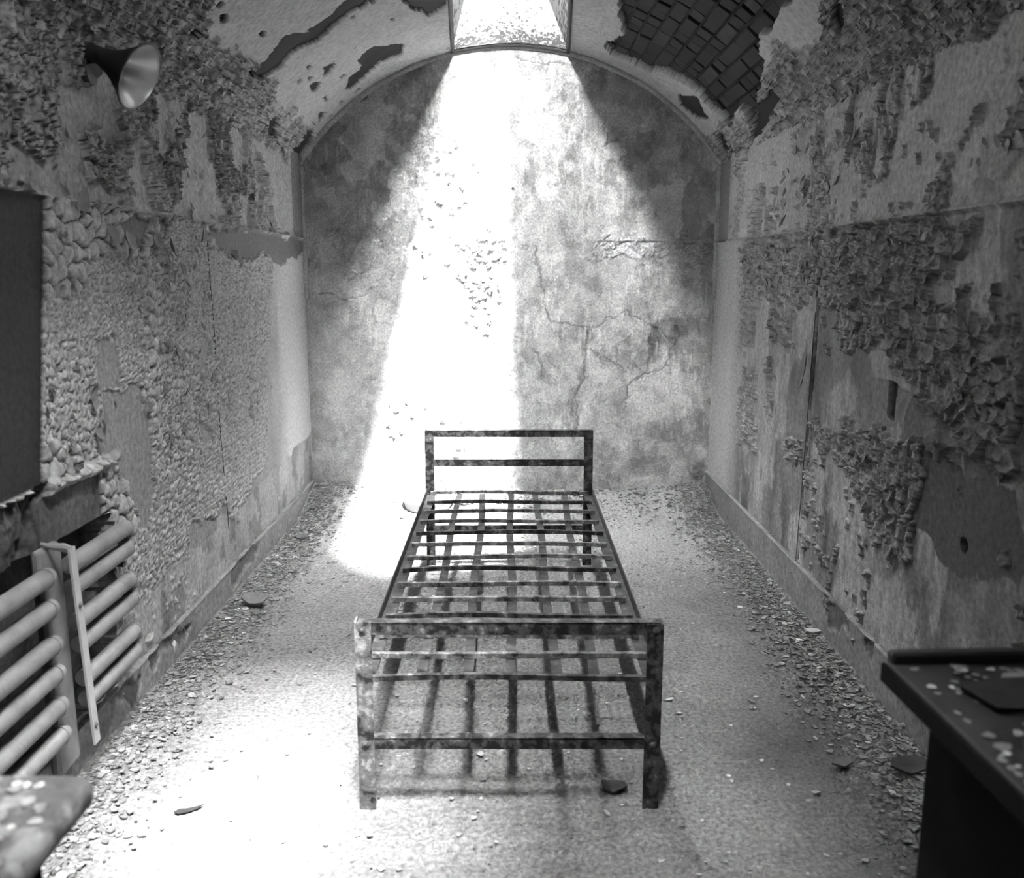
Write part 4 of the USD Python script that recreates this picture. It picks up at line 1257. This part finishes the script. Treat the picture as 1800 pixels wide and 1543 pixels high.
for (px, py, s, mt, lab) in ((1395, 1391, 0.045, M_DARK, 0), (1080, 1389, 0.034, M_DARK, 1), (532, 948, 0.035, M_CHIP[0], 2), (1600, 1352, 0.065, M_DARK, 3), (1482, 1347, 0.032, M_CHIP[0], 4), (1428, 1115, 0.035, M_CHIP[2], 5)):
    q = on_floor(px, py) if lab else on_floor(1081, 1390)
    if lab == 0:
        continue
    rj = np.random.default_rng(lab + 60).uniform(0.75, 1.25, 12)
    m = slab([(a_ * rj[i_], b_ * rj[i_ + 6]) for i_, (a_, b_) in enumerate([(-s, -s * 0.4), (-s * 0.2, -s * 0.75), (s * 0.9, -s * 0.2), (s * 0.7, s * 0.4), (0, s * 0.55), (-s * 0.8, s * 0.3)])], 0.006, 2.0, lab)
    m.apply_transform(trimesh.transformations.rotation_matrix(0.12, [1, 0.5, 0]))
    place('plaster_scrap', m, mt, q + [0, 0, 0.012], ('', 'dark flat scrap on the floor inside the right foot post of the bed', 'small dark scrap standing up in the debris by the far left wall', 'largest dark scrap in the debris along the right wall, nearest the desk',
          'rounded dark scrap on the floor just left of the debris near the desk', 'small white scrap in the debris half way along the right wall')[lab], 'scrap')


def basin():
    c = on_floor(752, 893)
    t = thing('enamel_pan', 'round white enamel pan on the floor behind the head of the bed', 'pan', (c[0], c[1] + 0.02, c[2] - 0.004))
    prof = [(0.0005, 0.0), (0.118, 0.0), (0.126, 0.006), (0.132, 0.030), (0.136, 0.048), (0.142, 0.052), (0.142, 0.057), (0.134, 0.058), (0.120, 0.050), (0.112, 0.060), (0.08, 0.064), (0.0005, 0.066)]
    m = lathe(prof, 56)
    obj('shell', m, M_WHITE, t, 40)
    h = trimesh.creation.torus(0.022, 0.005, 24, 10); h.apply_transform(trimesh.transformations.rotation_matrix(np.pi / 2, [1, 0, 0])); h.apply_translation((0.0, 0, 0.068))
    obj('handle', h, M_WHITE, t, 40)
    # crumpled paper and a bent strip next to it
    r = np.random.default_rng(8)
    q = on_floor(790, 893)
    b = trimesh.creation.icosphere(4, 0.055)
    d = meshkit.fbm(b.vertices * 40, 2, 4)
    e, *_ = cells(b.vertices[:, 0] + b.vertices[:, 2] * 0.6, b.vertices[:, 1] - b.vertices[:, 2] * 0.5, 0.03, 0.03, 9)
    b.vertices *= (0.62 + 0.5 * d + 0.28 * e)[:, None] * [1, 0.8, 0.9]
    b.apply_translation((0, 0, -b.bounds[0][2] - 0.006))
    place('crumpled_paper', b, M_PAPER, q + [0.085, 0.04, 0], 'crumpled white paper seen through the bed grid beside the pan', 'paper', 0, False)
    s_ = tube([q + [0.0, 0.11, 0.012], q + [-0.01, 0.12, 0.06], q + [-0.04, 0.13, 0.125], q + [-0.08, 0.135, 0.145]], [0.012, 0.013, 0.012, 0.004], 8)
    place('bent_strip', s_, M_DARK, (0, 0, 0), 'dark bent strip poking up behind the head of the bed', 'strip')


basin()
# dark sheet and larger pieces on the desk
c, s_ = math.cos(0.035), math.sin(0.035)
dk = lambda lx, ly: np.array([DA[0] + c * lx - s_ * ly, DA[1] + s_ * lx + c * ly, DZ])
q = on_z(1775, 1222, DZ + 0.01)
place('folded_sheet', slab([(-0.055, 0.03), (-0.035, -0.035), (0.16, -0.02), (0.17, 0.06), (0.0, 0.06)], 0.007, 0.5, 2), M_DESK, np.array([q[0], q[1], DZ + 0.001]), 'dark flat folded sheet lying on the desk top', 'sheet')
q = on_z(1785, 1188, DZ + 0.01)
place('plaster_piece', slab([(-0.03, -0.012), (0.02, -0.02), (0.05, 0.0), (0.03, 0.022), (-0.01, 0.016)], 0.006, 1.0, 3), M_CHIP[2], np.array([q[0], q[1], DZ + 0.001]), 'largest pale plaster piece on the desk by its back edge', 'plaster')
